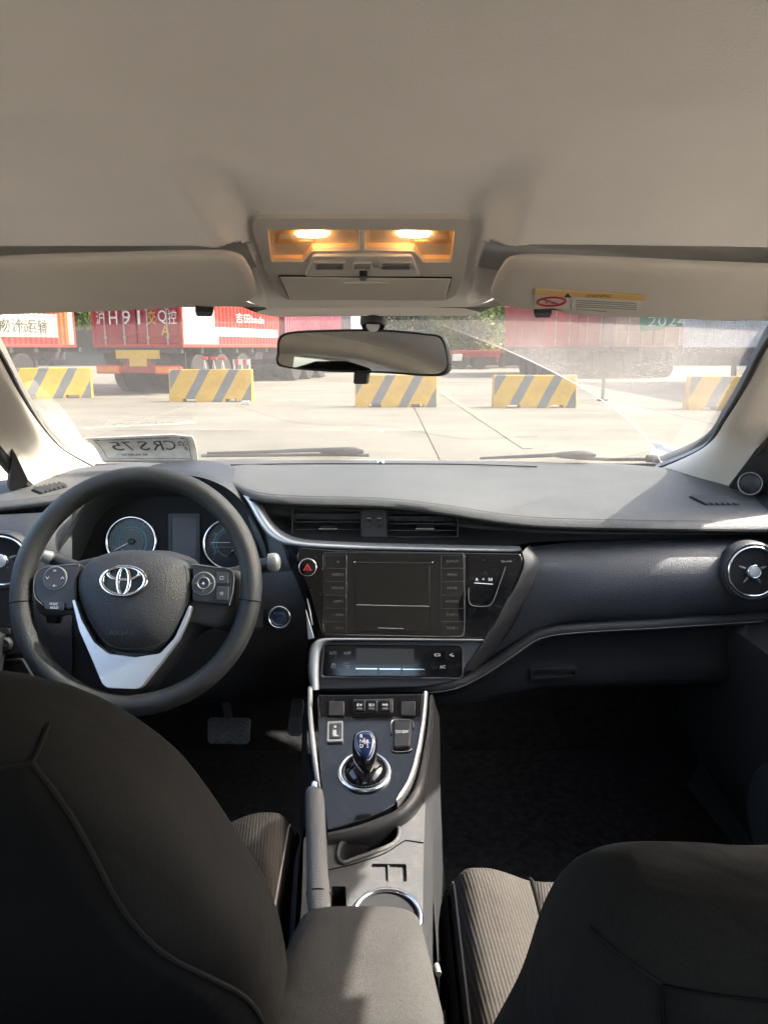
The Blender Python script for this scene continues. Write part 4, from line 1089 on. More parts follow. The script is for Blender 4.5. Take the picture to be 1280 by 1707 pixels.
# driver-side switches
dp = Pl(P(30, 1060, 1.296), (0, -.98, .1))
sb = prism('switch_panel', rnd(dp.px([(-30, 1092), (38, 1090), (40, 1040), (-30, 1038)]), .006), dp, -.01, .003, M['plastic'], dash, bevel=.002)
prism('switch', rnd(dp.px([(2, 1057), (20, 1057), (20, 1046), (2, 1046)]), .004), dp, 0, .008, M['dash_low'], sb, bevel=.0015)
lathe('switch_knob', dp.at(11, 1072, .002), dp.n, [(.014, 0), (.014, .008), (.011, .011), (.001, .012)], M['dash_low'], sb, seg=28)
ptext('switch_mark', '◁ ▷', dp, 11, 1072, 4, M['dimwhite'], sb, wpx=18, z=.0145)
kp = Pl(P(93, 1075, 1.318), (.03, -.98, .1))
pr = plate('switch_bezel', rnd(kp.px([(80, 1090), (106, 1089), (104, 1058), (81, 1058)]), .003), [rnd(kp.px([(83, 1087), (103, 1086), (101.5, 1061), (84, 1061)]), .002)], kp, -.004, .004, M['plastic'], dash, bevel=.0008)
prism('switch', rnd(kp.px([(84, 1086), (102, 1085), (101, 1062), (85, 1062)]), .002), kp, -.004, .005, M['dash_low'], pr, bevel=.001)
ptext('switch_mark', '⇋', kp, 93, 1074, 8, M['dimwhite'], pr, wpx=11, z=.006)
plate('fuse_cover', rnd(dp.px([(-20, 1135), (60, 1135), (38, 1098), (-20, 1098)]), .004), [rnd(dp.px([(-17, 1132), (54, 1132), (36, 1101), (-17, 1101)]), .003)], dp, -.003, .004, M['plastic'], dash)
# ------------------------------------------------------------------ centre stack
CS = Pl(P(655, 990, 1.262), (0, -.945, .327))
stack = thing('centre_stack', CS.at(655, 1150, -.05), 'glossy black centre stack panel with silver edged climate frame', 'control panel')
def cpx(pts, r=0): return rnd(CS.px(pts), r) if r else CS.px(pts)
gpoly = [(500, 913), (560, 917), (640, 919), (760, 921), (868, 923), (872, 934), (866, 958), (845, 1000), (808, 1064), (700, 1064), (540, 1064), (530, 1035), (515, 985), (500, 950), (494, 928)]
prism('gloss_panel', smooth2(CS.px(gpoly), 15) if 0 else rnd(CS.px(gpoly), .006), CS, -.035, .0, M['gloss'], stack, bevel=.0015)
# dark flank to the passenger pad
fl1 = cr([CS.at(870, 921, -.004), CS.at(874, 936, -.003), CS.at(866, 962, -.003), CS.at(845, 1002, -.003), CS.at(810, 1064, -.003), CS.at(792, 1092, -.003), CS.at(772, 1120, -.003)], 30)
fl2 = cr([P(884, 910, 1.335), P(899, 932, 1.305), P(893, 968, 1.298), P(872, 1015, 1.302), P(845, 1060, 1.308), P(820, 1092, 1.312), P(795, 1120, 1.31)], 30)
grid('flank', [[p + V((0, .02, 0)) for p in fl1], fl1, [(p.lerp(q, .35) + V((0, -.004, .004))) for p, q in zip(fl1, fl2)], [(p.lerp(q, .7) + V((0, -.004, .004))) for p, q in zip(fl1, fl2)], [q + V((0, .004, 0)) for q in fl2]], M['plastic'], stack, m=14)
# left flank towards the knee panel
fa = cr([CS.at(500, 912, -.004), CS.at(497, 932, -.004), CS.at(506, 962, -.004), CS.at(520, 1000, -.004), CS.at(532, 1040, -.004), CS.at(528, 1064, -.004), CS.at(518, 1100, -.004), CS.at(518, 1152, -.004)], 40)
fb = cr([P(470, 905, 1.34), P(478, 935, 1.325), P(492, 965, 1.305), P(505, 1000, 1.29), P(513, 1040, 1.288), P(512, 1064, 1.29), P(508, 1100, 1.295), P(508, 1152, 1.305)], 40)
grid('side_skin', [fa, [(p.lerp(q, .5) + V((0, -.004, .0))) for p, q in zip(fa, fb)], fb, [q + V((-.01, .05, 0)) for q in fb]], M['gloss'], stack, m=12)
fc = cr([P(405, 832, 1.40), P(420, 880, 1.375), P(445, 940, 1.345), P(450, 960, 1.335)], 40)
fd = cr([P(470, 905, 1.338), P(473, 915, 1.333), P(488, 950, 1.31), P(500, 975, 1.30)], 40)
grid('column_shroud_side', [fc, [(p.lerp(q, .5)) for p, q in zip(fc, fd)], fd], M['plastic'], stack, m=8)
# thin bright slivers on the left edge
for pts in ([(512, 998), (515, 1010), (521, 1040)], [(510, 1018), (516, 1040), (523, 1062), (513, 1063)]):
    pass
v = [CS.at(510, 1016, .004), CS.at(516, 1036, .005), CS.at(524, 1064, .005), CS.at(514, 1066, .003)]
mk('sliver_trim', v + [p - CS.n * .006 for p in v], [(0, 1, 2, 3), (0, 1, 5, 4), (1, 2, 6, 5), (2, 3, 7, 6), (3, 0, 4, 7)], M['silver'], stack, bevel=.0006)
tube('sliver_trim', [CS.at(512, 998, .002), CS.at(517, 1020, .002), CS.at(521, 1042, .002)], [.0005, .0014, .0005], M['silver'], stack, n=6)
# climate frame: dark surround + silver L trim
cpoly = [(520, 1150), (516, 1100), (522, 1076), (545, 1069), (806, 1070), (792, 1095), (775, 1120), (752, 1138), (700, 1146), (600, 1149)]
prism('climate_surround', rnd(CS.px(cpoly), .004), CS, -.05, -.006, M['dash_low'], stack, bevel=.003)
o1_ = [(806, 1066), (700, 1064.5), (560, 1063.5), (540, 1064), (527, 1068), (518, 1078), (515, 1095), (514, 1120), (518, 1150)]
i1_ = [(806, 1070), (700, 1069), (560, 1068.5), (547, 1070), (539, 1075), (534, 1085), (532, 1100), (531, 1120), (531, 1150)]
ou = cr([CS.at(x, y, .0) for x, y in o1_], 60); inn = cr([CS.at(x, y, .0) for x, y in i1_], 60)
nn = CS.n
grid('climate_trim', [[p - nn * .012 for p in ou], [p + nn * .001 for p in ou], [p.lerp(q, .3) + nn * .005 for p, q in zip(ou, inn)], [p.lerp(q, .75) + nn * .004 for p, q in zip(ou, inn)], [q + nn * .0 for q in inn], [q - nn * .014 for q in inn]], M['silver'], stack, m=14)
# ---- infotainment unit
it = thing('infotainment_unit', CS.at(655, 1062, 0), 'black touchscreen radio with side buttons in the glossy centre stack', 'radio')
ibody = prism('unit_face', cpx([(538, 1058), (775, 1062), (775, 922), (538, 921)], .008), CS, -.004, .0022, M['screen'], it, bevel=.0008)
edge = [(539, 1040), (540, 1052), (548, 1057), (650, 1059.5), (762, 1061.5), (771, 1059), (773.5, 1050), (774, 1000), (774, 930)]
tube('edge_trim', cr([CS.at(x, y, .0024) for x, y in edge], 60), .0005, M['greytrim'], it, n=6)
prism('display', cpx([(592, 1052), (716, 1054), (716, 944), (592, 942)], .002), CS, .002, .0030, M['screen'], it, bevel=.0003)
tube('disc_slot', [CS.at(592, 938, .0026), CS.at(720, 939.5, .0026)], .0012, M['matte'], it, n=8)
for px in (591, 721): lathe('slot_dot', CS.at(px, 937.5, .0024), CS.n, [(.0016, 0), (.001, .0008), (.0002, .001)], M['chrome'], it, seg=12)
tube('display_line', [CS.at(594, 1008.5, .0034), CS.at(715, 1011, .0034)], .0005, M['dimwhite'], it, n=5)
tube('display_line', [CS.at(630, 1047, .0034), CS.at(672, 1048, .0034)], .0005, M['dimwhite'], it, n=5)
labsL = ['▲', 'AUDIO', 'MEDIA', 'APPS', '∧ SEEK', '∨ TRACK']; labsR = ['SETUP', 'MENU', 'HOME', 'PHONE', 'TUNE ∧', 'TUNE ∨']
for k in range(6):
    y0 = 925 + 22.2 * k; y1 = y0 + 21.2
    for x0, x1, lab in ((541, 578, labsL[k]), (735, 772, labsR[k])):
        bt_ = prism('button', cpx([(x0, y1 + .5), (x1, y1 + .5), (x1, y0 + .5), (x0, y0 + .5)], .0015), CS, .001, .0036, M['screen'], it, bevel=.0005)
        ptext('button_mark', lab, CS, (x0 + x1) / 2 + (4 if x0 < 600 else 0), y0 + 11, 4.2, M['faint'], bt_, z=.0041, wpx=min(20, 4.2 * len(lab)))
        tube('button_edge', [CS.at(x0 + 1, y1 + 1.2, .0026), CS.at(x1 - 1, y1 + 1.4, .0026)], .0003, M['faint'], bt_, n=5)
# ---- airbag indicator pocket
ap = plate('indicator_panel', cpx([(781, 1008), (818, 1010), (836, 962), (840, 934), (781, 932)], .003), [cpx([(783, 1005), (816, 1007), (833, 962), (837, 937), (783, 935)], .002)], CS, .0, .0022, M['gloss'], stack)
tube('indicator_edge', cr([CS.at(x, y, .0026) for x, y in [(781, 980), (781, 1000), (786, 1009), (812, 1010.5), (820, 1005), (830, 980), (842, 945)]], 40), .0006, M['greytrim'], ap, n=6)
ptext('indicator_mark', 'ᴀ  ◦  ᴍ', CS, 806, 966, 5, M['white'], ap, wpx=28, z=.003)
tube('indicator_line', [CS.at(790, 972, .002), CS.at(821, 974, .002)], .0006, M['white'], ap, n=5)
ptext('indicator_mark', 'ᴘᴀss ᴀɪʀʙᴀɢ', CS, 844, 936, 4, M['dimwhite'], ap, wpx=18, z=.003)
# ---- hazard button
hz_ = thing('hazard_button', CS.at(513, 946), 'round hazard button with red triangle beside the screen', 'button')
lathe('button_cap', CS.at(513, 946), CS.n, [(.0145, -.004), (.0145, .003), (.013, .0055), (.001, .006)], M['gloss'], hz_, seg=36)
ring('button_ring', CS.at(513, 946), CS.n, .0148, .0010, M['chrome'], hz_, h=.0025)
tri = lambda s, y: [CS.loc(513 - s, 947 + y + s * .6), CS.loc(513 + s, 947 + y + s * .6), CS.loc(513, 947 + y - s)]
prism('triangle', tri(7.5, 0), CS, .0055, .0066, M['red'], hz_)
prism('triangle_inner', tri(4.2, .6), CS, .006, .0069, M['gloss'], hz_)
prism('triangle_core', tri(2.2, .9), CS, .006, .0072, M['red'], hz_)
# ---- power button
pp = Pl(P(466, 1029, 1.287), (.05, -.95, .22)); pb = thing('power_button', pp.o, 'round blue and black start button with chrome ring right of the steering wheel', 'button')
lathe('button_cap', pp.o, pp.n, [(.0165, -.01), (.0165, .004), (.014, .0045), (.012, .003), (.001, .0035)], mat('power_cap', (.012, .02, .045), .25, coat=.4), pb, seg=40)
ring('button_ring', pp.o, pp.n, .0185, .0019, M['chrome'], pb, h=.003)
ptext('button_mark', 'POWER', pp, 466, 1022, 4, M['blueglow'], pb, wpx=18, z=.0065)
ptext('button_mark', '⏻', pp, 466, 1033, 9, M['blueglow'], pb, wpx=9, z=.0065)
prism('knee_switch_blank', rnd(pp.px([(425, 1046), (438, 1046), (438, 1016), (425, 1016)]), .002), pp, -.006, .002, M['plastic'], dash)
# ---- climate panel
cl_ = thing('climate_panel', CS.at(650, 1126, 0), 'black climate control panel with white icons below the screen', 'control panel')
prism('panel_face', cpx([(537, 1128), (766, 1130), (770, 1125), (770, 1082), (765, 1077), (541, 1075)], .005), CS, -.012, -.002, M['gloss'], cl_, bevel=.0015)
plate('panel_rim', cpx([(533, 1131), (766, 1133), (773, 1127), (773, 1080), (766, 1074), (537, 1072)], .006), [cpx([(537, 1128), (766, 1130), (770, 1125), (770, 1082), (765, 1077), (541, 1075)], .005)], CS, -.010, -.0005, M['dash_low'], cl_, bevel=.0008)
prism('display', cpx([(594, 1108), (690, 1109), (690, 1082), (594, 1081)], .001), CS, -.003, -.0014, mat('lcd_grey', (.035, .033, .032), .3), cl_)
for x0, x1 in ((593, 629), (632, 668), (671, 708)):
    y = 1114 + (x0 - 593) * .012
    prism('rocker', cpx([(x0, y + 12), (x1, y + 12), (x1, y), (x0, y)], .0015), CS, -.004, .001, M['gloss'], cl_, bevel=.0006)
    prism('rocker_edge', cpx([(x0, y + 1.6), (x1, y + 1.8), (x1, y + .2), (x0, y)]), CS, -.001, .0016, M['chrome'], cl_)
for px, py, s, w_ in ((555, 1089, 'AUTO', 12), (579, 1089, '✽OFF', 12), (556, 1108, '♨', 8), (556, 1113, 'FRONT', 9), (578, 1108, '▭▱', 11), (580, 1113, 'A/C', 6), (729, 1092, '⮔', 11), (753, 1092, '☇', 8), (738, 1112, 'A/C', 9)):
    sm_ = 3.2 if s in ('FRONT',) or py == 1113 else 5.2
    ptext('icon', s, CS, px, py, sm_, M['dimwhite'] if px < 700 else M['white'], cl_, wpx=w_, z=-.0012)
# ================================================================== INSTRUMENTS, COLUMN, STEERING WHEEL
IC = Pl(P(300, 900, 1.435), (0, -.965, .26))
ic = thing('instrument_cluster', IC.at(300, 950), 'black hooded instrument cluster with two chrome ringed dials behind the steering wheel', 'instrument cluster')
front = [(92, 960, 1.33), (98, 925, 1.335), (112, 888, 1.345), (135, 850, 1.36), (165, 822, 1.37), (210, 802, 1.38), (270, 792, 1.385), (330, 796, 1.385), (378, 815, 1.38), (410, 845, 1.37), (432, 885, 1.355), (446, 925, 1.345), (450, 960, 1.34)]
back = [(128, 960), (136, 930), (148, 900), (162, 872), (182, 850), (215, 834), (270, 828), (330, 830), (368, 840), (395, 860), (420, 893), (436, 928), (442, 960)]
fr_ = cr([P(*q) for q in front], 60); bk_ = cr([IC.at(*q) for q in back], 60)
grid('hood', [[p + V((0, .16, .004)) for p in fr_], [p + V((0, .05, .008)) for p in fr_], [p + V((0, .008, .006)) for p in fr_], [p + V((0, -.004, 0)) for p in fr_], [p + V((0, .004, -.006)) * 1 for p in fr_], [p.lerp(q, .5) for p, q in zip(fr_, bk_)], bk_, [q + V((0, .03, 0)) for q in bk_]], M['dash_low'], ic, m=26)
mk('face_plate', [IC.pt(*IC.loc(x, y)) for x, y in [(100, 985), (110, 900), (160, 835), (270, 815), (380, 830), (440, 890), (460, 985)]] , [tuple(range(7))], M['matte'], ic)
def gauge(px, py, r, kind):
    c = IC.at(px, py, .001); n_ = IC.n
    g = lathe('gauge', c, n_, [(.001, .001), (r * .95, .001), (r * .97, .004), (r * .97, 0)], mat('gauge_face', (.012, .014, .016), .35), ic, seg=56)
    ring('chrome_ring', c, n_, r, .0028, M['chrome'], g, h=.005, seg=72)
    ring('inner_ring', c, n_, r * .50, .0007, M['dimwhite'], g, h=.0025)
    u, w_ = IC.u, IC.v
    mb = MB(); tl = MB()
    for k in range(41):
        q = R(225 - 270 * k / 40); d = u * math.cos(q) + w_ * math.sin(q); big = k % 5 == 0
        mb.tube([c + n_ * .0018 + d * r * (.84 if big else .88), c + n_ * .0018 + d * r * .93], .00055 if big else .0003, n=5)
    tag(mb.build('tick_marks', M['dimwhite'], g), kind='stuff')
    arc = [c + n_ * .0016 + (u * math.cos(q) + w_ * math.sin(q)) * r * .62 for q in [R(215 - 250 * i / 40) for i in range(41)]]
    tube('teal_band', arc, .0022, M['teal'], g, n=6, flat=.3, up=n_)
    return g, c
g1_, c1 = gauge(220, 903, .047, 0)
g2_, c2 = gauge(382, 907, .047, 1)
def needle(g, c, ang, L, m):
    d = IC.u * math.cos(R(ang)) + IC.v * math.sin(R(ang))
    tube('needle', [c + IC.n * .004 - d * .004, c + IC.n * .004 + d * L], [.0016, .0006], m, g, n=6)
    lathe('needle_hub', c, IC.n, [(.006, .001), (.006, .006), (.004, .008), (.001, .0082)], M['plastic'], g, seg=20)
needle(g1_, c1, 207, .036, M['white']); needle(g2_, c2 - IC.v * .018 + IC.u * .001, 40, .012, M['white'])
for k in range(8):
    q = R(215 - 250 * k / 7); p = (IC.loc(382, 907)[0] + .033 * math.cos(q), IC.loc(382, 907)[1] + .033 * math.sin(q))
    text('dial_number', str(k * 20), IC, p[0], p[1], .0045, M['dimwhite'], g2_, z=.003)
tube('dial_bar', [c2 - IC.u * .034 + IC.v * .003 + IC.n * .003, c2 + IC.u * .002 + IC.v * .003 + IC.n * .003], .0007, M['white'], g2_, n=5)
tube('dial_bar', [c2 - IC.u * .034 - IC.v * .006 + IC.n * .003, c2 + IC.u * .02 - IC.v * .006 + IC.n * .003], .0005, M['dimwhite'], g2_, n=5)
a, b = IC.loc(248, 878); text('dial_word', 'POWER', IC, a, b, .004, M['dimwhite'], g1_, z=.003)
a, b = IC.loc(190, 912); text('dial_word', 'CHG', IC, a, b, .004, M['dimwhite'], g1_, z=.003)
a, b = IC.loc(222, 882); text('dial_word', 'ECO', IC, a, b, .0035, M['teal'], g1_, z=.003)
plate('display_frame', rnd(IC.px([(281, 940), (334, 940), (334, 856), (281, 856)]), .004), [rnd(IC.px([(287, 936), (328, 936), (328, 862), (287, 862)]), .002)], IC, 0, .004, M['plastic'], ic, bevel=.001)
prism('display', IC.px([(286, 937), (329, 937), (329, 861), (286, 861)]), IC, -.002, .002, mat('cluster_display', (.035, .038, .045), .25), ic)
# column shroud
SWC = P(228, 980, 1.09); SW = Pl(SWC, (.02, -.915, .40))
col_ = thing('steering_column', SWC + V((0, .2, -.05)), 'black plastic steering column shroud behind the wheel', 'steering column')
rings = []
for h, sc in ((-.05, .85), (-.09, 1.0), (-.16, 1.08), (-.26, 1.0)):
    rings.append([SW.pt(.062 * sc * math.copysign(abs(math.cos(q)) ** .7, math.cos(q)), .008 + .062 * sc * math.copysign(abs(math.sin(q)) ** .7, math.sin(q)), h) for q in [2 * math.pi * i / 28 for i in range(28)]])
rings_solid('shroud', rings, M['plastic'], col_)
# stalks
tube('stalk', cr([SW.pt(.05, .02, -.10), SW.pt(.12, .030, -.085), P(440, 941, 1.185), P(452, 939, 1.18)], 20), [.009] * 10 + [.0095] * 5 + [.0105] * 5, M['plastic'], col_, n=14)
rings_solid('stalk_end', [[P(px, 938, 1.18) + V((0, math.cos(q) * r_, math.sin(q) * r_ * 1.25)) for q in [2 * math.pi * i / 20 for i in range(20)]] for px, r_ in ((447, .0115), (452, .0125), (460, .0125), (464, .0105), (467, .006))], M['greytrim'], col_)
tube('stalk', cr([SW.pt(-.05, .02, -.10), SW.pt(-.10, .035, -.085), P(90, 932, 1.19), P(72, 926, 1.18)], 20), [.009] * 10 + [.0095] * 5 + [.0105] * 5, M['plastic'], col_, n=14)
tube('stalk_end', [P(84, 931, 1.183), P(70, 925, 1.178)], [.012, .009], M['greytrim'], col_, n=16)
# ---- the wheel
sw = thing('steering_wheel', SWC, 'black leather steering wheel with silver lower spoke and chrome emblem', 'steering wheel')
RM, RT = .1695, .0157
def rimmesh(nm, a0, a1, n_, rt, m, taper=False):
    pts = [SW.pt(RM * math.cos(q), RM * math.sin(q), 0) for q in [a0 + (a1 - a0) * i / n_ for i in range(n_ + 1)]]
    rr_ = [rt] * len(pts)
    closed = abs(a1 - a0) > 6.28
    return tube(nm, pts[:-1] if closed else pts, rr_[:-1] if closed else rr_, m, sw, n=20, closed=closed, up=SW.n, flat=1.08)
rim = rimmesh('rim', 0, 2 * math.pi, 120, RT, M['leather'])
# grip leather panels with joints
for q in (R(187), R(-7), R(55), R(125), R(248), R(292)):
    c = SW.pt(RM * math.cos(q), RM * math.sin(q), 0); rad = (c - SWC).normalized(); tg = SW.n.cross(rad)
    pts = [c + rad * (RT * 1.005 * math.cos(w_)) + SW.n * (RT * 1.085 * math.sin(w_)) for w_ in [2 * math.pi * i / 24 for i in range(24)]]
    if q in (R(187), R(-7)): tube('leather_joint', pts, .0009, M['seam'], rim, n=6, closed=True)
def sp(pts): return SW.px(pts)
hubp = smooth2(sp([(141, 945), (160, 930), (190, 920), (225, 917), (260, 920), (295, 929), (314, 938), (321, 955), (320, 990), (309, 1028), (290, 1062), (268, 1082), (228, 1089), (186, 1083), (162, 1058), (142, 1020), (131, 985), (132, 960)]), 72)
# spoke carcass behind
pillow('spoke_carcass', smooth2(sp([(52, 950), (100, 936), (160, 922), (228, 914), (300, 928), (350, 944), (404, 952), (408, 990), (404, 1030), (385, 1052), (350, 1045), (320, 1060), (292, 1095), (262, 1130), (240, 1155), (180, 1158), (165, 1130), (150, 1085), (128, 1050), (105, 1022), (70, 1028), (48, 1015), (44, 985)]), 96), SW, -.030, -.002, M['plastic'], sw, rings=6, k=5, wall=.012)
hub = pillow('airbag_cover', hubp, SW, .000, .032, M['airbag'], sw, rings=10, k=2.4, wall=.012)
stc = MB()
cx = sum(p[0] for p in hubp) / len(hubp); cy = sum(p[1] for p in hubp) / len(hubp)
def hubh(s, k=2.4): return .032 * (1 - s ** k) ** (1 / 1.6)
loop = cr([(a, b, 0) for a, b in hubp], 150, closed=True)
for i in range(0, 150):
    a, b = loop[i], loop[(i + 1) % 150]
    s = .93; h = hubh(s)
    ang_ = math.atan2(a.y - cy, a.x - cx)
    if R(35) < ang_ < R(145): continue
    p = SW.pt(cx + (a.x - cx) * s, cy + (a.y - cy) * s, h + .0004); q = SW.pt(cx + (b.x - cx) * s, cy + (b.y - cy) * s, h + .0004)
    stc.tube([p, p.lerp(q, .6)], .0007, n=5)
tag(stc.build('stitching', M['threadk'], hub), kind='stuff')
a, b = SW.loc(213, 1050); text('embossed_word', 'SRS', SW, a, b + .006, .0065, M['plastic'], hub, z=.0285); text('embossed_word', 'AIRBAG', SW, a, b - .005, .0075, M['plastic'], hub, z=.0265)
# emblem: three interlocked ellipses on a dark disc
ea, eb = SW.loc(218, 973)
em = thing_ = None
def ell(nm, cx_, cy_, rx, ry, t, par, w1=1.0):
    pts = [SW.pt(ea + cx_ + rx * math.cos(q), eb + cy_ + ry * math.sin(q), .0345) for q in [2 * math.pi * i / 64 for i in range(64)]]
    rr_ = [t * (1 + w1 * .35 * abs(math.cos(2 * math.pi * i / 64))) for i in range(64)]
    return tube(nm, pts, rr_, M['chrome'], par, n=10, closed=True, up=SW.n, flat=.6)
disc = pillow('emblem_disc', [(ea + .0315 * math.cos(q), eb + .0208 * math.sin(q)) for q in [2 * math.pi * i / 48 for i in range(48)]], SW, .0305, .0335, M['plastic'], sw, rings=4, wall=.004)
ell('emblem_oval', 0, 0, .0312, .0205, .0024, disc)
ell('emblem_oval', 0, -.0005, .0082, .0195, .0019, disc)
ell('emblem_oval', 0, .0105, .0225, .0088, .0019, disc)
# silver lower spoke (V)
vs = [(124, 1002), (129, 1000), (140, 1034), (160, 1070), (184, 1090), (228, 1096), (270, 1090), (294, 1064), (312, 1024), (318, 1010), (322, 1012), (317, 1030), (300, 1066), (270, 1106), (238, 1146), (230, 1149), (182, 1147), (174, 1140), (152, 1088), (136, 1052)]
prism('silver_spoke', rnd(sp(vs), .004), SW, -.006, .010, M['silver'], sw, bevel=.0025, seg=3)
# switch pads
lp = prism('switch_pad', rnd(sp([(66, 952), (84, 944), (138, 940), (131, 965), (131, 1000), (126, 1018), (75, 1010), (62, 995), (60, 968)]), .006), SW, -.012, .009, M['plastic'], sw, bevel=.003, seg=3)
rp_ = prism('switch_pad', rnd(sp([(322, 940), (352, 944), (388, 951), (389, 985), (384, 1010), (340, 1006), (322, 1004), (323, 960)]), .006), SW, -.012, .009, M['plastic'], sw, bevel=.003, seg=3)
def padbtn(px, py, r, par):
    c = SW.at(px, py, 0); lathe('button_disc', c, SW.n, [(r, .006), (r, .011), (r * .92, .0128), (r * .5, .012), (.001, .0118)], M['dash_low'], par, seg=40)
    ring('disc_edge', c, SW.n, r * 1.0, .0007, M['dimwhite'], par, h=.0108)
padbtn(97, 965, .0168, lp)
for px, py, s in ((97, 953, '◁+'), (97, 978, '←'), (85, 965, '∨'), (110, 965, '∧')): ptext('button_mark', s, SW, px, py, 4, M['white'], lp, wpx=6, z=.0132)
prism('button', rnd(sp([(80, 1017), (111, 1019), (114, 1006), (77, 1004)]), .002), SW, .004, .0115, M['dash_low'], lp, bevel=.001)
ptext('button_mark', 'MODE', SW, 95, 1008, 4, M['white'], lp, wpx=13, z=.0121); ptext('button_mark', 'HOLD', SW, 96, 1014, 4, M['white'], lp, wpx=13, z=.0121)
padbtn(342, 974, .0165, rp_)
ring('inner_disc', SW.at(342, 974), SW.n, .0085, .0012, M['greytrim'], rp_, h=.013)
ptext('button_mark', '◆', SW, 342, 974, 5, M['white'], rp_, wpx=5, z=.0128)
for px, py, s in ((342, 961, '∧'), (342, 987, '∨'), (330, 974, '‹'), (355, 974, '›')): ptext('button_mark', s, SW, px, py, 3, M['dimwhite'], rp_, wpx=5, z=.0132)
for (y0, y1, s) in ((955, 975, '▭'), (979, 1002, '☏')):
    prism('button', rnd(sp([(362, y1), (383, y1), (384, y0 + 1), (363, y0)]), .002), SW, .004, .0112, M['dash_low'], rp_, bevel=.001)
    ptext('button_mark', s, SW, 372, (y0 + y1) / 2, 5, M['white'], rp_, wpx=6, z=.0118)
tube('pad_edge', cr([SW.at(*q, .009) for q in [(323, 942), (352, 946), (389, 953), (390, 985), (384, 1010)]], 30), .0007, M['greytrim'], rp_, n=6)
tube('pad_edge', cr([SW.at(*q, .009) for q in [(136, 942), (84, 946), (67, 954), (61, 970), (63, 996), (76, 1010)]], 30), .0007, M['greytrim'], lp, n=6)
# paddle stub
prism('column_tab', rnd(sp([(62, 1022), (84, 1022), (80, 1036), (64, 1037)]), .003), SW, -.05, -.03, M['matte'], sw)
# ================================================================== CENTRE CONSOLE
CO = Pl(P(612, 1270, 1.055), (0, -.27, .963))
cons = thing('centre_console', (XC, .9, .25), 'grey and gloss black centre console with silver edged gear surround', 'console')
# gloss gear plate
gp_ = [(529, 1160), (706, 1158), (702, 1205), (692, 1262), (678, 1312), (664, 1338), (640, 1352), (600, 1369), (560, 1381), (545, 1384), (541, 1350), (535, 1300), (531, 1240)]
plate_ = prism('gear_plate', rnd(CO.px(gp_), .004), CO, -.02, .0, M['gloss'], cons, bevel=.0015)
# rising back wall with the row of switches
BW = Pl(CO.at(617, 1188, .0), (0, -.80, .60))
prism('back_wall', rnd(BW.px([(533, 1205), (702, 1203), (706, 1158), (531, 1160)]), .003), BW, -.02, .006, M['gloss'], cons, bevel=.002)
swr = prism('switch_row', rnd(BW.px([(588, 1192), (655, 1191), (655, 1167), (588, 1168)]), .003), BW, .004, .010, M['plastic'], cons, bevel=.0012)
for px, s in ((600, 'EV'), (620, 'ECO'), (642, 'PWR')):
    b_ = prism('switch', rnd(BW.px([(px - 9, 1189), (px + 9, 1189), (px + 9, 1171), (px - 9, 1171)]), .002), BW, .008, .013, M['gloss'], swr, bevel=.001)
    ptext('switch_mark', s, BW, px, 1178, 4, M['white'], b_, wpx=9, z=.0136); ptext('switch_mark', 'MODE', BW, px, 1184, 3, M['dimwhite'], b_, wpx=9, z=.0136)
for x0, x1 in ((548, 574), (668, 692)):
    prism('blank_cover', rnd(BW.px([(x0, 1195), (x1, 1195), (x1, 1171), (x0, 1171)]), .002), BW, .003, .009, M['plastic'], cons, bevel=.001)
# silver rails
def rail(outer, inner, nm):
    o_ = cr([CO.at(x, y, 0) for x, y in outer], 50); i_ = cr([CO.at(x, y, 0) for x, y in inner], 50); n_ = CO.n
    grid(nm, [[p - n_ * .02 for p in o_], [p + n_ * .003 for p in o_], [p.lerp(q, .3) + n_ * .008 for p, q in zip(o_, i_)], [p.lerp(q, .75) + n_ * .007 for p, q in zip(o_, i_)], [q + n_ * .001 for q in i_], [q - n_ * .01 for q in i_]], M['silver'], cons, m=14)
rail([(713, 1158), (709, 1205), (699, 1262), (685, 1308), (662, 1342)], [(704, 1158), (700, 1205), (690, 1262), (677, 1305), (659, 1338)], 'silver_rail')
rail([(513, 1150), (513, 1190), (517, 1240), (523, 1285), (529, 1318)], [(521, 1150), (521, 1190), (526, 1240), (531, 1285), (535, 1318)], 'silver_rail')
# dark bar that sweeps round the plate, then the grey lower body
sb1 = [(716, 1158), (712, 1210), (702, 1268), (690, 1312), (666, 1344), (630, 1362), (590, 1376), (546, 1387)]
sb2 = [(724, 1158), (721, 1215), (713, 1278), (704, 1320), (678, 1354), (640, 1373), (600, 1387), (546, 1397)]
o_ = cr([CO.at(x, y, -.002) for x, y in sb1], 60); i_ = cr([CO.at(x, y, -.010) for x, y in sb2], 60)
grid('plate_surround', [[p - CO.n * .02 for p in o_], o_, [p.lerp(q, .45) + CO.n * .006 for p, q in zip(o_, i_)], i_, [q - CO.n * .03 for q in i_]], M['plastic'], cons, m=16)
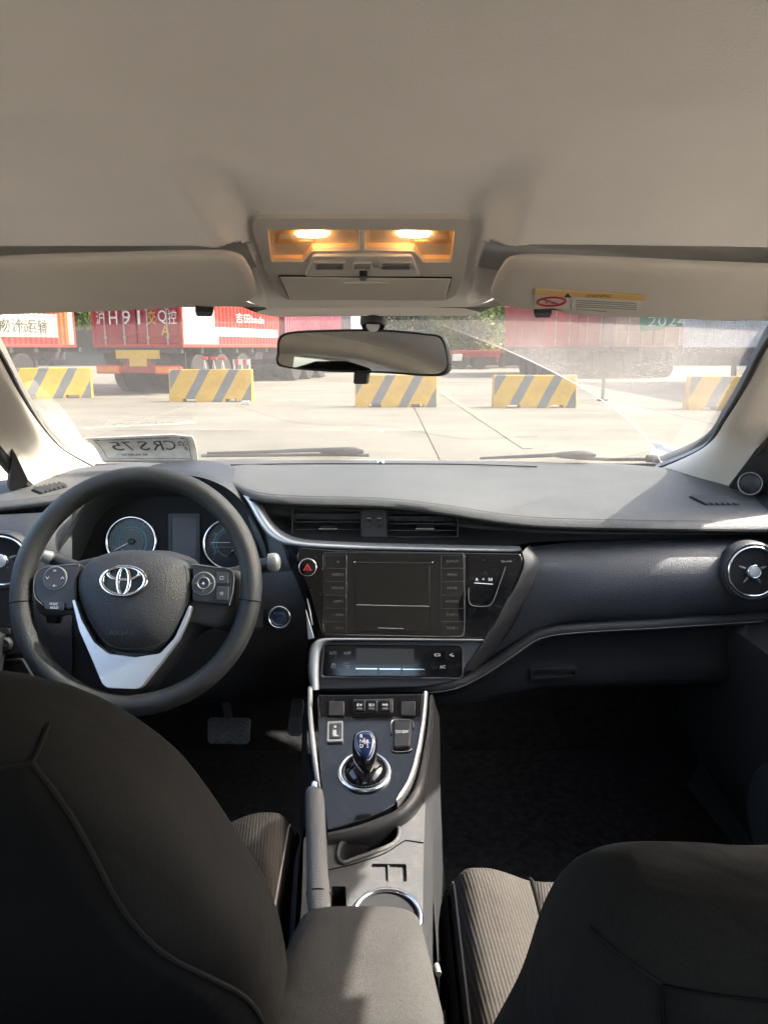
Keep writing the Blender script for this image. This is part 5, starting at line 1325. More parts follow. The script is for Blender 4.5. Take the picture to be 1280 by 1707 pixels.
# lower body top with pocket, coin tray and cup holder openings
CB = Pl(CO.at(620, 1420, -.012), (0, -.13, .99))
body = [(506, 1395), (546, 1400), (600, 1390), (640, 1377), (680, 1358), (704, 1310), (709, 1330), (706, 1420), (704, 1560), (710, 1740), (480, 1740), (503, 1500)]
pocket = [(566, 1420), (572, 1408), (600, 1400), (632, 1388), (655, 1377), (661, 1384), (660, 1398), (650, 1408), (620, 1420), (590, 1431), (574, 1437), (566, 1432)]
tray = [(619, 1440), (677, 1441), (678, 1470), (620, 1468)]
cupc = CB.loc(645, 1530); cupr = .041
cup = [(cupc[0] + cupr * math.cos(q), cupc[1] + cupr * math.sin(q)) for q in [2 * math.pi * i / 40 for i in range(40)]]
slot = rnd(CB.px([(552, 1478), (576, 1478), (578, 1530), (552, 1530)]), .003)
bodyp = plate('console_body', rnd(CB.px(body), .006), [smooth2(CB.px(pocket), 40), rnd(CB.px(tray), .003), cup, slot], CB, -.075, 0, M['console'], cons, bevel=.003, seg=3)
MB().prism(rnd(CB.px([(512, 1402), (690, 1402), (690, 1740), (512, 1740)]), .004), CB, -.08, -.0752).build('console_floor', M['matte'], cons)
plate('pocket_rim', [(a * 1, b * 1) for a, b in smooth2(CB.px([(561, 1420), (568, 1404), (598, 1395), (632, 1383), (657, 1371), (667, 1381), (666, 1400), (653, 1413), (621, 1426), (590, 1437), (570, 1443), (561, 1434)]), 48)], [smooth2(CB.px(pocket), 48)], CB, -.01, .004, M['console'], bodyp, bevel=.0025, seg=3)
pl2 = smooth2(CB.px(pocket), 48); pcx = sum(p[0] for p in pl2) / 48; pcy = sum(p[1] for p in pl2) / 48
pl3 = [(pcx + (a - pcx) * .985, pcy + (b - pcy) * .96) for a, b in pl2]
mk('pocket_shade_sheet', [CB.pt(a, b, -.002) for a, b in pl3] + [CB.pt(a, b, -.072) for a, b in pl3], [tuple(range(48, 96))] + [(i, (i + 1) % 48, 48 + (i + 1) % 48, 48 + i) for i in range(48)], M['matte'], bodyp)  # black sheet added inside the walls so the pocket looks shaded
tp = CB.loc(648, 1455)
prism('tray_floor', CB.px([(619, 1440), (677, 1441), (678, 1470), (620, 1468)]), CB, -.012, -.0045, M['console'], bodyp)
prism('tray_divider', CB.px([(646, 1440), (649, 1440), (650, 1469), (647, 1469)]), CB, -.009, -.0015, M['console'], bodyp)
ring('cup_ring', CB.pt(*cupc, 0), CB.n, cupr, .0032, M['chrome'], bodyp, h=.001, seg=64)
lathe('cup_well', CB.pt(*cupc, 0), CB.n, [(cupr * .99, -.001), (cupr * .95, -.03), (cupr * .92, -.072), (.001, -.073)], M['matte'], bodyp, seg=40)
tube('body_joint', cr([CB.at(x, y, .0006) for x, y in [(548, 1451), (580, 1444), (600, 1438), (640, 1424), (672, 1404), (676, 1402), (706, 1406)]], 40), .0009, M['seam'], bodyp, n=6)
# tunnel flanks
fl = lambda pts: cr([V(p) for p in pts], 30)
R1 = fl([CO.at(722, 1160, -.004), CO.at(718, 1220, -.006), CO.at(711, 1280, -.008), CB.at(707, 1340, 0), CB.at(706, 1440, 0), CB.at(704, 1560, 0), CB.at(710, 1740, 0)])
grid('console_flank', [R1, [p + V((.010, 0, -.02)) for p in R1], [V((p.x + .016, p.y, .42)) for p in R1], [V((p.x + .03, p.y, .22)) for p in R1]], M['matte'], cons, m=12)
L1 = fl([CO.at(512, 1160, -.004), CO.at(512, 1240, -.006), CO.at(522, 1320, -.008), CB.at(502, 1400, -.002), CB.at(490, 1560, -.002), CB.at(468, 1740, -.002)])
grid('console_flank', [L1, [p + V((-.008, 0, -.02)) for p in L1], [V((p.x - .014, p.y, .42)) for p in L1], [V((p.x - .02, p.y, .22)) for p in L1]], M['plastic'], cons, m=12)
# link up to the centre stack
lk = [P(522, 1150, 1.262), P(620, 1152, 1.262), P(716, 1150, 1.272)]
grid('stack_foot', [cr(lk, 12), cr([P(526, 1163, 1.235), P(620, 1163, 1.235), P(708, 1162, 1.24)], 12)], M['matte'], cons)
# seat heater switch, socket cover
sq = plate('switch_bezel', rnd(CO.px([(545, 1240), (572, 1239), (572, 1205), (546, 1206)]), .003), [rnd(CO.px([(549, 1236), (569, 1235), (569, 1209), (549, 1210)]), .002)], CO, 0, .004, M['greytrim'], cons, bevel=.0008)
prism('switch', rnd(CO.px([(550, 1235), (568, 1234), (568, 1210), (550, 1211)]), .002), CO, 0, .005, M['plastic'], sq, bevel=.001)
for dx, dy, w_, h_ in ((0, 4, 6, 9), (1, -6, 4, 4), (2, 9, 8, 2)):
    prism('switch_mark', CO.px([(558 + dx - w_ / 2, 1222 + dy + h_ / 2), (558 + dx + w_ / 2, 1222 + dy + h_ / 2), (558 + dx + w_ / 2, 1222 + dy - h_ / 2), (558 + dx - w_ / 2, 1222 + dy - h_ / 2)]), CO, .005, .0055, M['dimwhite'], sq)
sc_ = prism('socket_cover', rnd(CO.px([(655, 1252), (684, 1250), (686, 1207), (655, 1206)]), .005), CO, -.002, .008, M['plastic'], cons, bevel=.003, seg=3)
tube('socket_edge', cr([CO.at(*q, .003) for q in [(652, 1225), (652, 1208), (656, 1203), (680, 1203), (688, 1206), (689, 1215)]], 30), .0011, M['greytrim'], sc_, n=6)
tube('socket_edge', cr([CO.at(*q, .002) for q in [(652, 1240), (653, 1252), (660, 1255), (680, 1254), (687, 1250)]], 30), .0008, M['greytrim'], sc_, n=6)
ptext('socket_mark', '12V/120W', CO, 670, 1227, 5, M['white'], sc_, wpx=21, z=.0088)
# ---- gear lever
gl = thing('gear_lever', CO.at(608, 1288), 'black gear lever with blue shift pattern on a chrome ringed dome', 'gear lever')
gc = CO.at(608, 1288, 0)
lathe('gear_dome', gc, CO.n, [(.036, .0), (.034, .006), (.026, .016), (.014, .022), (.001, .024)], M['gloss'], gl, seg=48)
ring('gear_ring', gc, CO.n, .0365, .0034, M['chrome'], gl, h=.002, seg=72)
ring('gear_ring', gc, CO.n, .0325, .0012, M['silver'], gl, h=.006, seg=64)
tip = P(608, 1228, .985); neck = CO.at(609, 1280, .02)
ax_ = (tip - neck).normalized()
KN = Pl(P(607, 1246, .975), (0, -.66, .75)); 
tube('lever_stem', [CO.at(608, 1288, .01), CO.at(607, 1270, .05)], [.014, .011], M['plastic'], gl, n=20)
kpoly = smooth2(KN.px([(588, 1258), (587, 1238), (591, 1224), (602, 1219), (618, 1219), (626, 1226), (629, 1240), (627, 1258), (620, 1276), (612, 1284), (603, 1280), (594, 1270)]), 48)
knob = pillow('knob', kpoly, KN, -.002, .010, M['gloss'], gl, rings=8, k=3.0, wall=.018)
M['knobblue'] = mat('knob_blue', (.008, .02, .075), .2, coat=.6)
ip = smooth2(KN.px([(593, 1250), (592, 1236), (596, 1227), (606, 1223), (618, 1224), (623, 1231), (625, 1243), (622, 1258), (615, 1270), (606, 1268), (598, 1260)]), 40)
kb = pillow('knob_badge', ip, KN, .007, .0118, M['knobblue'], gl, rings=5, k=3.0, wall=.001)
tube('badge_edge', [KN.pt(a, b, .0075) for a, b in ip], .0006, M['silver'], gl, n=6, closed=True)
for px, py, s in ((603, 1233, 'R'), (603, 1241, 'N'), (603, 1249, 'D'), (613, 1249, 'S')): ptext('pattern_letter', s, KN, px, py, 6, M['white'], kb, z=.0127)
for pts in ([(606, 1241), (612, 1241)], [(608, 1236), (608, 1246)], [(612, 1238), (612, 1246)], [(609, 1244), (617, 1244)], [(614, 1239), (614, 1244)]):
    tube('pattern_line', [KN.at(*q, .0125) for q in pts], .0005, M['orange'] if pts[0][0] == 609 else M['white'], kb, n=5)
# ---- parking brake
hb = thing('parking_brake', CO.at(528, 1480, .0), 'grey grained parking brake lever with silver push button', 'brake lever')
h0, h1 = P(524, 1318, .93), P(531, 1500, .80); 
hd = (h0 - h1).normalized(); side = V((1, 0, 0)); upv = side.cross(hd).normalized()
rings = []
for t, wx, wz in ((0, .0095, .010), (.03, .0118, .0125), (.1, .0128, .0135), (.5, .0130, .0145), (.8, .0128, .015), (.86, .0138, .0155), (1.0, .014, .016), (1.12, .013, .015)):
    c = h0.lerp(h1, t)
    rings.append([c + side * (wx * math.copysign(abs(math.cos(q)) ** .75, math.cos(q))) + upv * (wz * math.copysign(abs(math.sin(q)) ** .75, math.sin(q))) for q in [2 * math.pi * i / 28 for i in range(28)]])
M['brakegrip'] = mat('brake_grip', (.085, .085, .086), .5, grain=.7, gscale=900, gtype='voronoi', var=.1)
rings_solid('grip', rings, M['brakegrip'], hb, ang=60)
lathe('push_button', h0 - hd * .002, hd, [(.0065, 0), (.0065, .010), (.0057, .013), (.001, .017)], M['chrome'], hb, seg=24)
tube('grip_joint', [h0.lerp(h1, .965) + side * (  .0142 * math.cos(q)) + upv * (.0162 * math.sin(q)) for q in [2 * math.pi * i / 28 for i in range(28)]], .001, M['seam'], hb, n=5, closed=True)
# ---- armrest
ar = thing('armrest', (XC - .01, .55, .45), 'brown grey fabric armrest lid between the front seats, half in sun', 'armrest')
ZT = .600
fl_, fr_2 = PZ(512, 1492, ZT), PZ(692, 1495, ZT); bl_, br_ = PZ(448, 1640, ZT), PZ(727, 1640, ZT)
rings = []
for i in range(22):
    t = i / 21; y = fl_.y + .004 - t * .50
    k = min(1, t / .10); e = math.sqrt(max(0, 1 - (1 - k) ** 2)); e = .12 + .88 * e
    tt = (fl_.y - y) / (fl_.y - bl_.y)
    xl = fl_.x + (bl_.x - fl_.x) * min(1.15, tt); xr = fr_2.x + (br_.x - fr_2.x) * min(1.15, tt)
    cxx = (xl + xr) / 2; hw = (xr - xl) / 2 * (.86 + .14 * e) + .004; hh = .028 * e
    rings.append([V((cxx + hw * math.copysign(abs(math.cos(q)) ** .45, math.cos(q)), y, ZT - .028 + hh * math.copysign(abs(math.sin(q)) ** (.62), math.sin(q)) + (.005 * math.cos((math.cos(q)) * 1.57) if math.sin(q) > 0 else 0))) for q in [2 * math.pi * j / 44 for j in range(44)]])
rings_solid('lid', rings, M['armrest'], ar, ang=80)
MB().box((XC - .01, .40, .44), (.145, .50, .22)).build('box', M['console'], ar, bevel=.012)
tube('hinge_tab', [PZ(727, 1610, .575), PZ(731, 1625, .575)], .0032, M['greytrim'], ar, n=10)
# ---- pedals
M['pedal'] = mat('pedal_rubber', (.24, .23, .21), .6, var=.3, vscale=40, dust=.4, dscale=80)
BP = Pl(P(381, 1220, 1.52), (0, -.86, .5)); bp = thing('brake_pedal', BP.o, 'rubber brake pedal with chevron tread below the steering wheel', 'pedal')
ppoly = rnd(BP.px([(346, 1236), (350, 1240), (409, 1241), (415, 1236), (417, 1200), (412, 1197), (352, 1196), (346, 1200)]), .008)
pdl = prism('pad', ppoly, BP, -.012, .0, M['pedal'], bp, bevel=.003, seg=3)
for r_ in range(5):
    for c_ in range(6):
        x = 353 + c_ * 10; y = 1204 + r_ * 8
        up2 = c_ % 2 == 0
        tube('tread_rib', [BP.at(x, y + (3 if up2 else -3), .001), BP.at(x + 9, y + (-3 if up2 else 3), .001)], .0022, M['pedal'], pdl, n=5)
tube('pedal_arm', cr([BP.at(380, 1200, -.012), P(378, 1180, 1.54), P(374, 1165, 1.55), P(370, 1120, 1.57)], 16), .009, M['greytrim'], bp, n=10)
AP = Pl(P(492, 1198, 1.50), (-.15, -.90, .42)); apd = thing('accelerator_pedal', AP.o, 'ribbed black accelerator pedal left of the console', 'pedal')
ad = prism('pad', rnd(AP.px([(478, 1222), (484, 1228), (500, 1228), (506, 1170), (500, 1164), (486, 1166)]), .006), AP, -.012, 0, M['pedal'], apd, bevel=.003)
for k in range(6): tube('tread_rib', [AP.at(482 + k * 4, 1222, .001), AP.at(488 + k * 3, 1172, .001)], .0018, M['pedal'], ad, n=5)
tube('pedal_arm', [AP.at(495, 1170, -.01), P(497, 1130, 1.55)], .009, M['plastic'], apd, n=10)
# ================================================================== FRONT SEATS
def se(q, p): return math.copysign(abs(math.cos(q)) ** p, math.cos(q)), math.copysign(abs(math.sin(q)) ** p, math.sin(q))
def front_seat(xc, label, pm, halfw, yb, yt, zb, zt, cush):
    """backrest lofted along its height; halfw: [(t, halfwidth)] ; yb/yt, zb/zt rear-face line bottom/top"""
    t = thing('front_seat', (xc, yb + .25, .24), label, 'seat', 'front seats')
    def ringat(tt):
        hw = interp(tt, halfw); y = yb + (yt - yb) * tt - .03 * math.sin(math.pi * tt); z = zb + (zt - zb) * tt
        d = .062 * (1 if tt < .8 else max(.25, math.sqrt(max(0, 1 - ((tt - .8) / .205) ** 2))))
        r = []
        for j in range(56):
            q = 2 * math.pi * j / 56; c, s = se(q, .62)
            bol = .030 * sst(abs(c), .55, .95) * (1 if s > 0 else -.1) * (1 - tt * .5)
            r.append(V((xc + hw * c, y + d * s * 1.0 + bol + .008 * (1 - c * c) * (1 if s < 0 else -1) * -1, z)))
        return r
    R_ = [ringat(i / 40) for i in range(41)]
    back = rings_solid('backrest', R_, M['seat'], t, ang=80)
    # rear cover panel: darker cloth patch proud of the rear face, with seams
    def rearpt(tt, u, off=.003):
        hw = interp(tt, halfw); y = yb + (yt - yb) * tt - .03 * math.sin(math.pi * tt); z = zb + (zt - zb) * tt
        d = .062 * (1 if tt < .8 else max(.25, math.sqrt(max(0, 1 - ((tt - .8) / .205) ** 2))))
        c = max(-1, min(1, u)); s = -(max(0, 1 - abs(c) ** (1 / .31))) ** .31
        bol = .030 * sst(abs(c), .55, .95) * -.1 * (1 - tt * .5)
        return V((xc + hw * c, y + d * s + bol - .008 * (1 - c * c) - off, z))
    def pw(tt): return interp(tt, [(-.1, .96), (.3, .96), (.42, .93), (.5, .87), (.58, .80), (.69, .775), (.8, .80), (.93, .86), (1.0, .87)])
    rows = []
    for i in range(26):
        tt = .0 + .92 * i / 25; wu = pw(tt)
        rows.append([rearpt(tt, wu * (2 * j / 20 - 1), .003 if pm == 'seat_dark' else .0012) for j in range(21)])
    grid('back_panel', rows, M[pm], t, solid=.004)
    sr = .0020 if pm == 'seat_dark' else .0007
    smm = M['seam'] if pm == 'seat_dark' else M['seat_dark']
    for sx in (-1, 1):
        tube('seam', [rearpt(.92 * i / 25, sx * pw(.92 * i / 25), .0015) for i in range(26)], sr, smm, t, n=6)
    tube('seam', [rearpt(.92, .855 * (2 * j / 20 - 1), .0015) for j in range(21)], sr, smm, t, n=6)
    for sx in (-1, 1):
        tube('seam', [rearpt(.92 + .03 * i / 6, sx * (.855 + .135 * i / 6), .0005) for i in range(7)], .0015, M['seam'], t, n=6)
    # map pocket edge
    pk = [rearpt(.34 - .20 * abs(2 * j / 24 - 1) ** 2.2, .74 * (2 * j / 24 - 1), .009) for j in range(25)]
    pkrows = [[rearpt((.34 - .20 * abs(2 * j / 24 - 1) ** 2.2) * (1 - i / 8), .76 * (2 * j / 24 - 1), .0075 + .004 * math.sin(math.pi * i / 8)) for j in range(25)] for i in range(9)]
    grid('map_pocket', pkrows, M['seat_dark'], t, solid=.003)
    tube('pocket_hem', pk, .004, M['seat_dark'], t, n=8)
    # headrest on two posts
    hy, hz_ = yt - .025, zt + .015
    for sx in (-1, 1): tube('headrest_post', [(xc + sx * .06, yt + .0, zt - .06), (xc + sx * .06, hy, hz_ + .06)], .006, M['chrome'], t, n=10)
    rings = []
    for k in range(13):
        a = -1 + 2 * k / 12; e = math.sqrt(max(.02, 1 - a * a)) ** .6
        rings.append([V((xc + .125 * e * se(q, .6)[0], hy + .048 * e * se(q, .8)[1], hz_ + .125 + a * .085)) for q in [2 * math.pi * j / 28 for j in range(28)]])
    rings_solid('headrest', rings, M['seat'], t, ang=80)
    # cushion: insert strip + bolsters
    x0, x1, y0, y1, z = cush
    cx_ = (x0 + x1) / 2; hw = (x1 - x0) / 2
    def cz(x, y):
        u = abs(x - cx_) / hw; f = (y1 - y) / (y1 - y0)
        zz = z - .012 + .022 * sst(u, .50, .80) - .035 * f
        zz -= .05 * max(0, (u - .86) / .14) ** 2.2
        zz -= .055 * max(0, (.12 - f) / .12) ** 2
        return zz
    def patch(nm, xa, xb, m_, nx, drop=None):
        rows = []
        for i in range(22):
            y = y1 - (y1 - y0) * (i / 21)
            rows.append([V((xa + (xb - xa) * j / nx, y, cz(xa + (xb - xa) * j / nx, y))) for j in range(nx + 1)])
        rows.insert(0, [p + V((0, .012, -.05)) for p in rows[0]]); rows.insert(0, [p + V((0, -.02, -.12)) for p in rows[0]])
        return grid(nm, rows, m_, t, ang=80, solid=.01)
    s1, s2 = cx_ - hw * .56, cx_ + hw * .56
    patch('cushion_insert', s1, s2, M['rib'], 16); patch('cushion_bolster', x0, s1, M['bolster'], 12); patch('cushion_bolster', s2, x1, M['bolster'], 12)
    for xx in (s1, s2): tube('seam', [V((xx, y1 - (y1 - y0) * i / 30, cz(xx, y1 - (y1 - y0) * i / 30) + .0015)) for i in range(31)], .0024, M['seam'], t, n=6)
    for xx, sg in ((x0, -1), (x1, 1)):
        ed = [V((xx - sg * .010, y1 - .002 - (y1 - y0) * i / 30, cz(xx - sg * .010, y1 - .002 - (y1 - y0) * i / 30) + .0008)) for i in range(31)]
        tube('piping', ed, .0014, M['piping'], t, n=8)
        grid('cushion_side', [[p + V((sg * .010, 0, -.012)) for p in ed], [p + V((sg * .016, 0, -.045)) for p in ed], [V((xx + sg * .002, p.y, z - .17)) for p in ed], [V((xx - sg * .03, p.y, .27)) for p in ed]], M['seat'], t, m=10)
    MB().box((cx_, (y0 + y1) / 2 - .03, .31), (x1 - x0 - .08, y1 - y0 - .06, .12)).build('seat_base', M['matte'], t, bevel=.02)
    return t
LH = [(0, .268), (.3, .276), (.5, .272), (.66, .25), (.8, .222), (.88, .192), (.95, .150), (1.0, .09)]
front_seat(-.368, 'dark fabric driver seat with black rear panel, seen from behind at lower left', 'seat_dark', LH, .66, .475, .50, .982, (-.61, -.128, .54, 1.045, .535))
RH = [(0, .262), (.3, .272), (.5, .270), (.7, .258), (.86, .252), (.94, .245), (.98, .235), (1.0, .215)]
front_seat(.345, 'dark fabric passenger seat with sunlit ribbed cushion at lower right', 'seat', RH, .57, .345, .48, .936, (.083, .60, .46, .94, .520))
# ================================================================== MIRROR, VISORS, OVERHEAD CONSOLE, WIPERS, DASH PLATE
# ---- rear view mirror
MR = Pl(P(605, 588, 1.06), (-.19, -.98, .03)); mr = thing('rear_view_mirror', MR.o, 'black framed rear view mirror hanging on a short stalk from the windscreen', 'mirror')
mo = smooth2(MR.px([(463, 590), (466, 562), (484, 553), (560, 549), (640, 549), (715, 556), (738, 562), (749, 600), (747, 618), (730, 627), (640, 622), (540, 619), (478, 613), (462, 606)]), 90)
mcx = sum(p[0] for p in mo) / len(mo); mcy = sum(p[1] for p in mo) / len(mo)
mi = [(mcx + (a - mcx) * .972, mcy + (b - mcy) * .90) for a, b in mo]
pillow('housing', mo, Pl(MR.o, -MR.n, -MR.u) if 0 else MR, -.012, .001, M['plastic'], mr, rings=2, k=20, wall=.022)
fr3 = plate('rim', mo, [mi], MR, -.006, .006, M['plastic'], mr, bevel=.002, seg=3)
prism('mirror_pane', mi, MR, .0, .0035, M['mirror'], mr)
prism('dip_tab', rnd(MR.px([(589, 640), (611, 640), (614, 620), (590, 620)]), .003), MR, -.014, .002, M['plastic'], mr, bevel=.002)
mb_ = onglass(622, 527, -.004)
tube('stalk', cr([mb_ + V((0, -.012, -.008)), P(620, 540, 1.075), P(617, 560, 1.078)], 12), [.009, .009, .0085, .008, .0075, .0075, .0075, .008, .009, .010, .011, .012], M['silver'], mr, n=16)
lathe('mount', mb_, (0, -.45, -.89), [(.017, -.004), (.0175, .006), (.015, .011), (.001, .012)], M['plastic'], mr, seg=32)
lathe('stalk_ball', P(617, 560, 1.085), MR.n, [(.001, -.012), (.010, -.009), (.013, 0), (.010, .009), (.001, .012)], M['plastic'], mr, seg=24)
# ---- sun visors
def visor(px, rear_pts, front_pts, label, flip):
    """outline given on a plane through the stowed visor"""
    pass
VR = P(200, 430, .858); VF = P(200, 522, 1.0)
dv = (VF - VR); dv.x = 0; vn = V((0, dv.z, -dv.y)).normalized()
VN = vn if vn.z < 0 else -vn
VPl = Pl(V((0, VR.y, VR.z)), VN, (1, 0, 0))
def mkvisor(poly_px, label, rad):
    t = thing('sun_visor', VPl.at(*poly_px[0]), label, 'sun visor', 'sun visors')
    poly = rnd(VPl.px(poly_px), rad, 8)
    pillow('visor_board', [(a, b) for a, b in poly], VPl, -.002, .006, M['visor'], t, rings=7, k=9, wall=.004)
    return t
vl = mkvisor([(-260, 455), (-120, 441), (60, 432), (230, 427), (372, 424), (404, 432), (421, 462), (428, 492), (408, 506), (372, 509), (330, 505), (300, 510), (150, 517), (-20, 523), (-260, 531)], 'grey stowed sun visor above the driver side, left of the overhead lamp', [.02, 0, 0, 0, .05, .05, .05, .03, .02, .01, .01, .02, 0, 0, .04])
vr = mkvisor([(828, 462), (848, 434), (885, 431), (1000, 435), (1150, 442), (1290, 447), (1500, 458), (1500, 540), (1260, 532), (1235, 534), (1080, 526), (940, 522), (925, 512), (885, 507), (868, 513), (836, 509), (816, 496)], 'grey stowed sun visor with warning sticker above the passenger side', [.04, .05, .02, 0, 0, 0, .03, .03, .01, 0, 0, .02, .01, .01, .01, .02, .03])
for t, px, py in ((vl, 342, 509), (vr, 905, 511)):
    c = VPl.at(px, py, .0)
    prism('visor_clip', rnd(VPl.px([(px - 14, py + 6), (px + 12, py + 6), (px + 15, py - 3), (px - 17, py - 3)]), .003), VPl, -.004, .010, M['dash_low'], t, bevel=.002)
tube('hinge_rod', [VPl.at(300, 506, -.002), VPl.at(372, 505, -.002)], .0035, M['plastic'], vl, n=8)
tube('hinge_rod', [VPl.at(866, 508, -.002), VPl.at(940, 516, -.002)], .0035, M['plastic'], vr, n=8)
# sticker
stk = prism('warning_label', VPl.px([(890, 502), (1064, 511), (1074, 483), (892, 472)]), VPl, .005, .0072, M['paper'], vr)
prism('label_band', VPl.px([(891, 481), (1072, 491), (1075, 482), (892, 472)]), VPl, .0065, .0078, M['orange'], stk)
a, b = VPl.loc(919, 492)
pts = [VPl.pt(a + .0165 * math.cos(q), b + .0125 * math.sin(q), .0078) for q in [2 * math.pi * i / 36 for i in range(36)]]
tube('ban_ring', pts, .0014, M['red'], stk, n=6, closed=True); tube('ban_bar', [VPl.at(906, 488, .0078), VPl.at(932, 497, .0078)], .0012, M['red'], stk, n=6)
tube('ban_figure', cr([VPl.at(*q, .0076) for q in [(910, 494), (916, 490), (920, 495), (926, 493)]], 12), .0012, M['dimwhite'], stk, n=5)
prism('warning_triangle', VPl.px([(940, 484), (952, 485), (946, 477)]), VPl, .0076, .0082, M['black'], stk)
ptext('label_word', 'WARNING', VPl, 997, 482, 5, M['black'], stk, wpx=42, z=.0082, mirror=False)
for k in range(5):
    x1 = 1060 if k < 4 else 1010
    tube('label_line', [VPl.at(960, 490 + k * 3.6, .0076), VPl.at(x1, 495.5 + k * 3.4, .0076)], .0006, M['dimwhite'], stk, n=4)
tube('label_rule', [VPl.at(953, 488, .0076), VPl.at(951, 505, .0076)], .0005, M['dimwhite'], stk, n=4)
# ---- overhead console
OA, OB = P(604, 359, .825), P(604, 497, 1.000)
do = (OB - OA).normalized(); on = V((0, do.z, -do.y)).normalized(); on = on if on.z < 0 else -on
OP = Pl(OA, on, (1, 0, 0)); oc = thing('overhead_console', OP.at(604, 430), 'grey overhead console with two lit amber map lamps and storage lid', 'lamp console')
opx = lambda pts: OP.px(pts)
lampL = opx([(452, 432), (446, 378), (594, 378), (597, 413), (520, 414), (506, 432)])
lampR = opx([(609, 413), (610, 378), (758, 380), (752, 433), (704, 433), (690, 414)])
outl = rnd(opx([(420, 376), (424, 362), (440, 359), (770, 360), (785, 364), (786, 380), (774, 450), (760, 488), (742, 497), (478, 496), (462, 484), (440, 440)]), .006)
base = plate('frame', outl, [rnd(lampL, .003), rnd(lampR, .003)], OP, -.03, .003, M['ovh'], oc, bevel=.0025, seg=3)
M['lampglass'] = clear('lamp_lens', (1.0, .90, .74), rough=.12)
M['reflector'] = mat('lamp_reflector', (.85, .66, .45), .45, grain=.4, gscale=250, spec=.4)
M['bulb'] = emis('lamp_bulb', (1.0, .50, .20), 4)
for poly, bx in ((lampL, 520), (lampR, 690)):
    n_ = len(poly); v = [OP.pt(a, b, -.001) for a, b in poly]; cxl = sum(p[0] for p in poly) / n_; cyl = sum(p[1] for p in poly) / n_
    v2 = [OP.pt(cxl + (a - cxl) * .96, cyl + (b - cyl) * .92, -.026) for a, b in poly]
    lw_ = mk('lamp_bowl', v + v2, [tuple(range(n_, 2 * n_))] + [(i, (i + 1) % n_, n_ + (i + 1) % n_, n_ + i) for i in range(n_)], M['reflector'], oc, smooth=False)
    mk('lamp_lens', v, [tuple(range(n_))], M['lampglass'], lw_, smooth=False)
    bc = OP.at(bx, 396, -.006); lathe('bulb', bc, (1, 0, 0), [(.0005, -.019), (.0042, -.015), (.0055, 0), (.0042, .015), (.0005, .019)], M['bulb'], lw_, seg=16)
    xx = (470, 540) if bx < 600 else (668, 738)
    sgn = -1 if bx < 600 else 1
    plate('lens_rib', rnd(opx([(bx - 45 * -sgn * 0 - 35 + sgn * 28, 408), (bx + 35 + sgn * 28, 408), (bx + 30 + sgn * 28, 388), (bx - 30 + sgn * 28, 388)]), .003), [rnd(opx([(bx - 30 + sgn * 28, 404), (bx + 30 + sgn * 28, 404), (bx + 26 + sgn * 28, 392), (bx - 26 + sgn * 28, 392)]), .002)], OP, -.004, -.0015, M['lampglass'], lw_)
tube('lamp_divider', [OP.at(603, 379, .002), OP.at(603, 412, .002)], .004, M['ovh'], oc, n=8)
prism('button_plinth', rnd(opx([(508, 452), (522, 417), (686, 417), (700, 452)]), .004), OP, -.004, .007, M['ovh'], oc, bevel=.002, seg=3)
for x0, x1 in ((523, 576), (633, 687)):
    plate('button_bezel', rnd(opx([(x0, 437), (x1, 437), (x1 - 1, 424), (x0 + 1, 424)]), .002), [rnd(opx([(x0 + 3, 435), (x1 - 3, 435), (x1 - 4, 426), (x0 + 4, 426)]), .001)], OP, .004, .0095, M['ovh'], oc, bevel=.0005)
    prism('button', rnd(opx([(x0 + 4, 434.5), (x1 - 4, 434.5), (x1 - 5, 426.5), (x0 + 5, 426.5)]), .001), OP, .004, .011, M['greytrim'], oc, bevel=.0008)
prism('centre_button', rnd(opx([(588, 436), (620, 436), (619, 426), (589, 426)]), .001), OP, .004, .0092, M['visor'], oc, bevel=.0008)
for k in range(4): tube('button_rib', [OP.at(590, 428 + k * 2.2, .0093), OP.at(618, 428 + k * 2.2, .0093)], .0005, M['plastic'], oc, n=4)
prism('slide_switch', rnd(opx([(599, 454), (612, 454), (612, 441), (599, 441)]), .0015), OP, .004, .009, M['plastic'], oc, bevel=.0008)
prism('switch_tab', rnd(opx([(600, 453), (611, 453), (611, 448), (600, 448)]), .001), OP, .006, .0115, M['greytrim'], oc, bevel=.0008)
prism('storage_lid', rnd(opx([(483, 492), (466, 454), (752, 457), (742, 493)]), .003), OP, -.004, .0062, M['ovh'], oc, bevel=.002, seg=3)
tube('lid_joint', cr([OP.at(*q, .0035) for q in [(466, 454), (474, 474), (482, 491)]], 14), .0009, M['seam'], oc, n=6)
tube('lid_joint', cr([OP.at(*q, .0035) for q in [(752, 457), (748, 475), (742, 493)]], 14), .0009, M['seam'], oc, n=6)
tube('lid_joint', [OP.at(468, 453.5, .0045), OP.at(752, 456.5, .0045)], .0009, M['seam'], oc, n=6)
tube('lid_grip', [OP.at(572, 462, .0062), OP.at(650, 462.5, .0062)], .0018, M['visor'], oc, n=8)
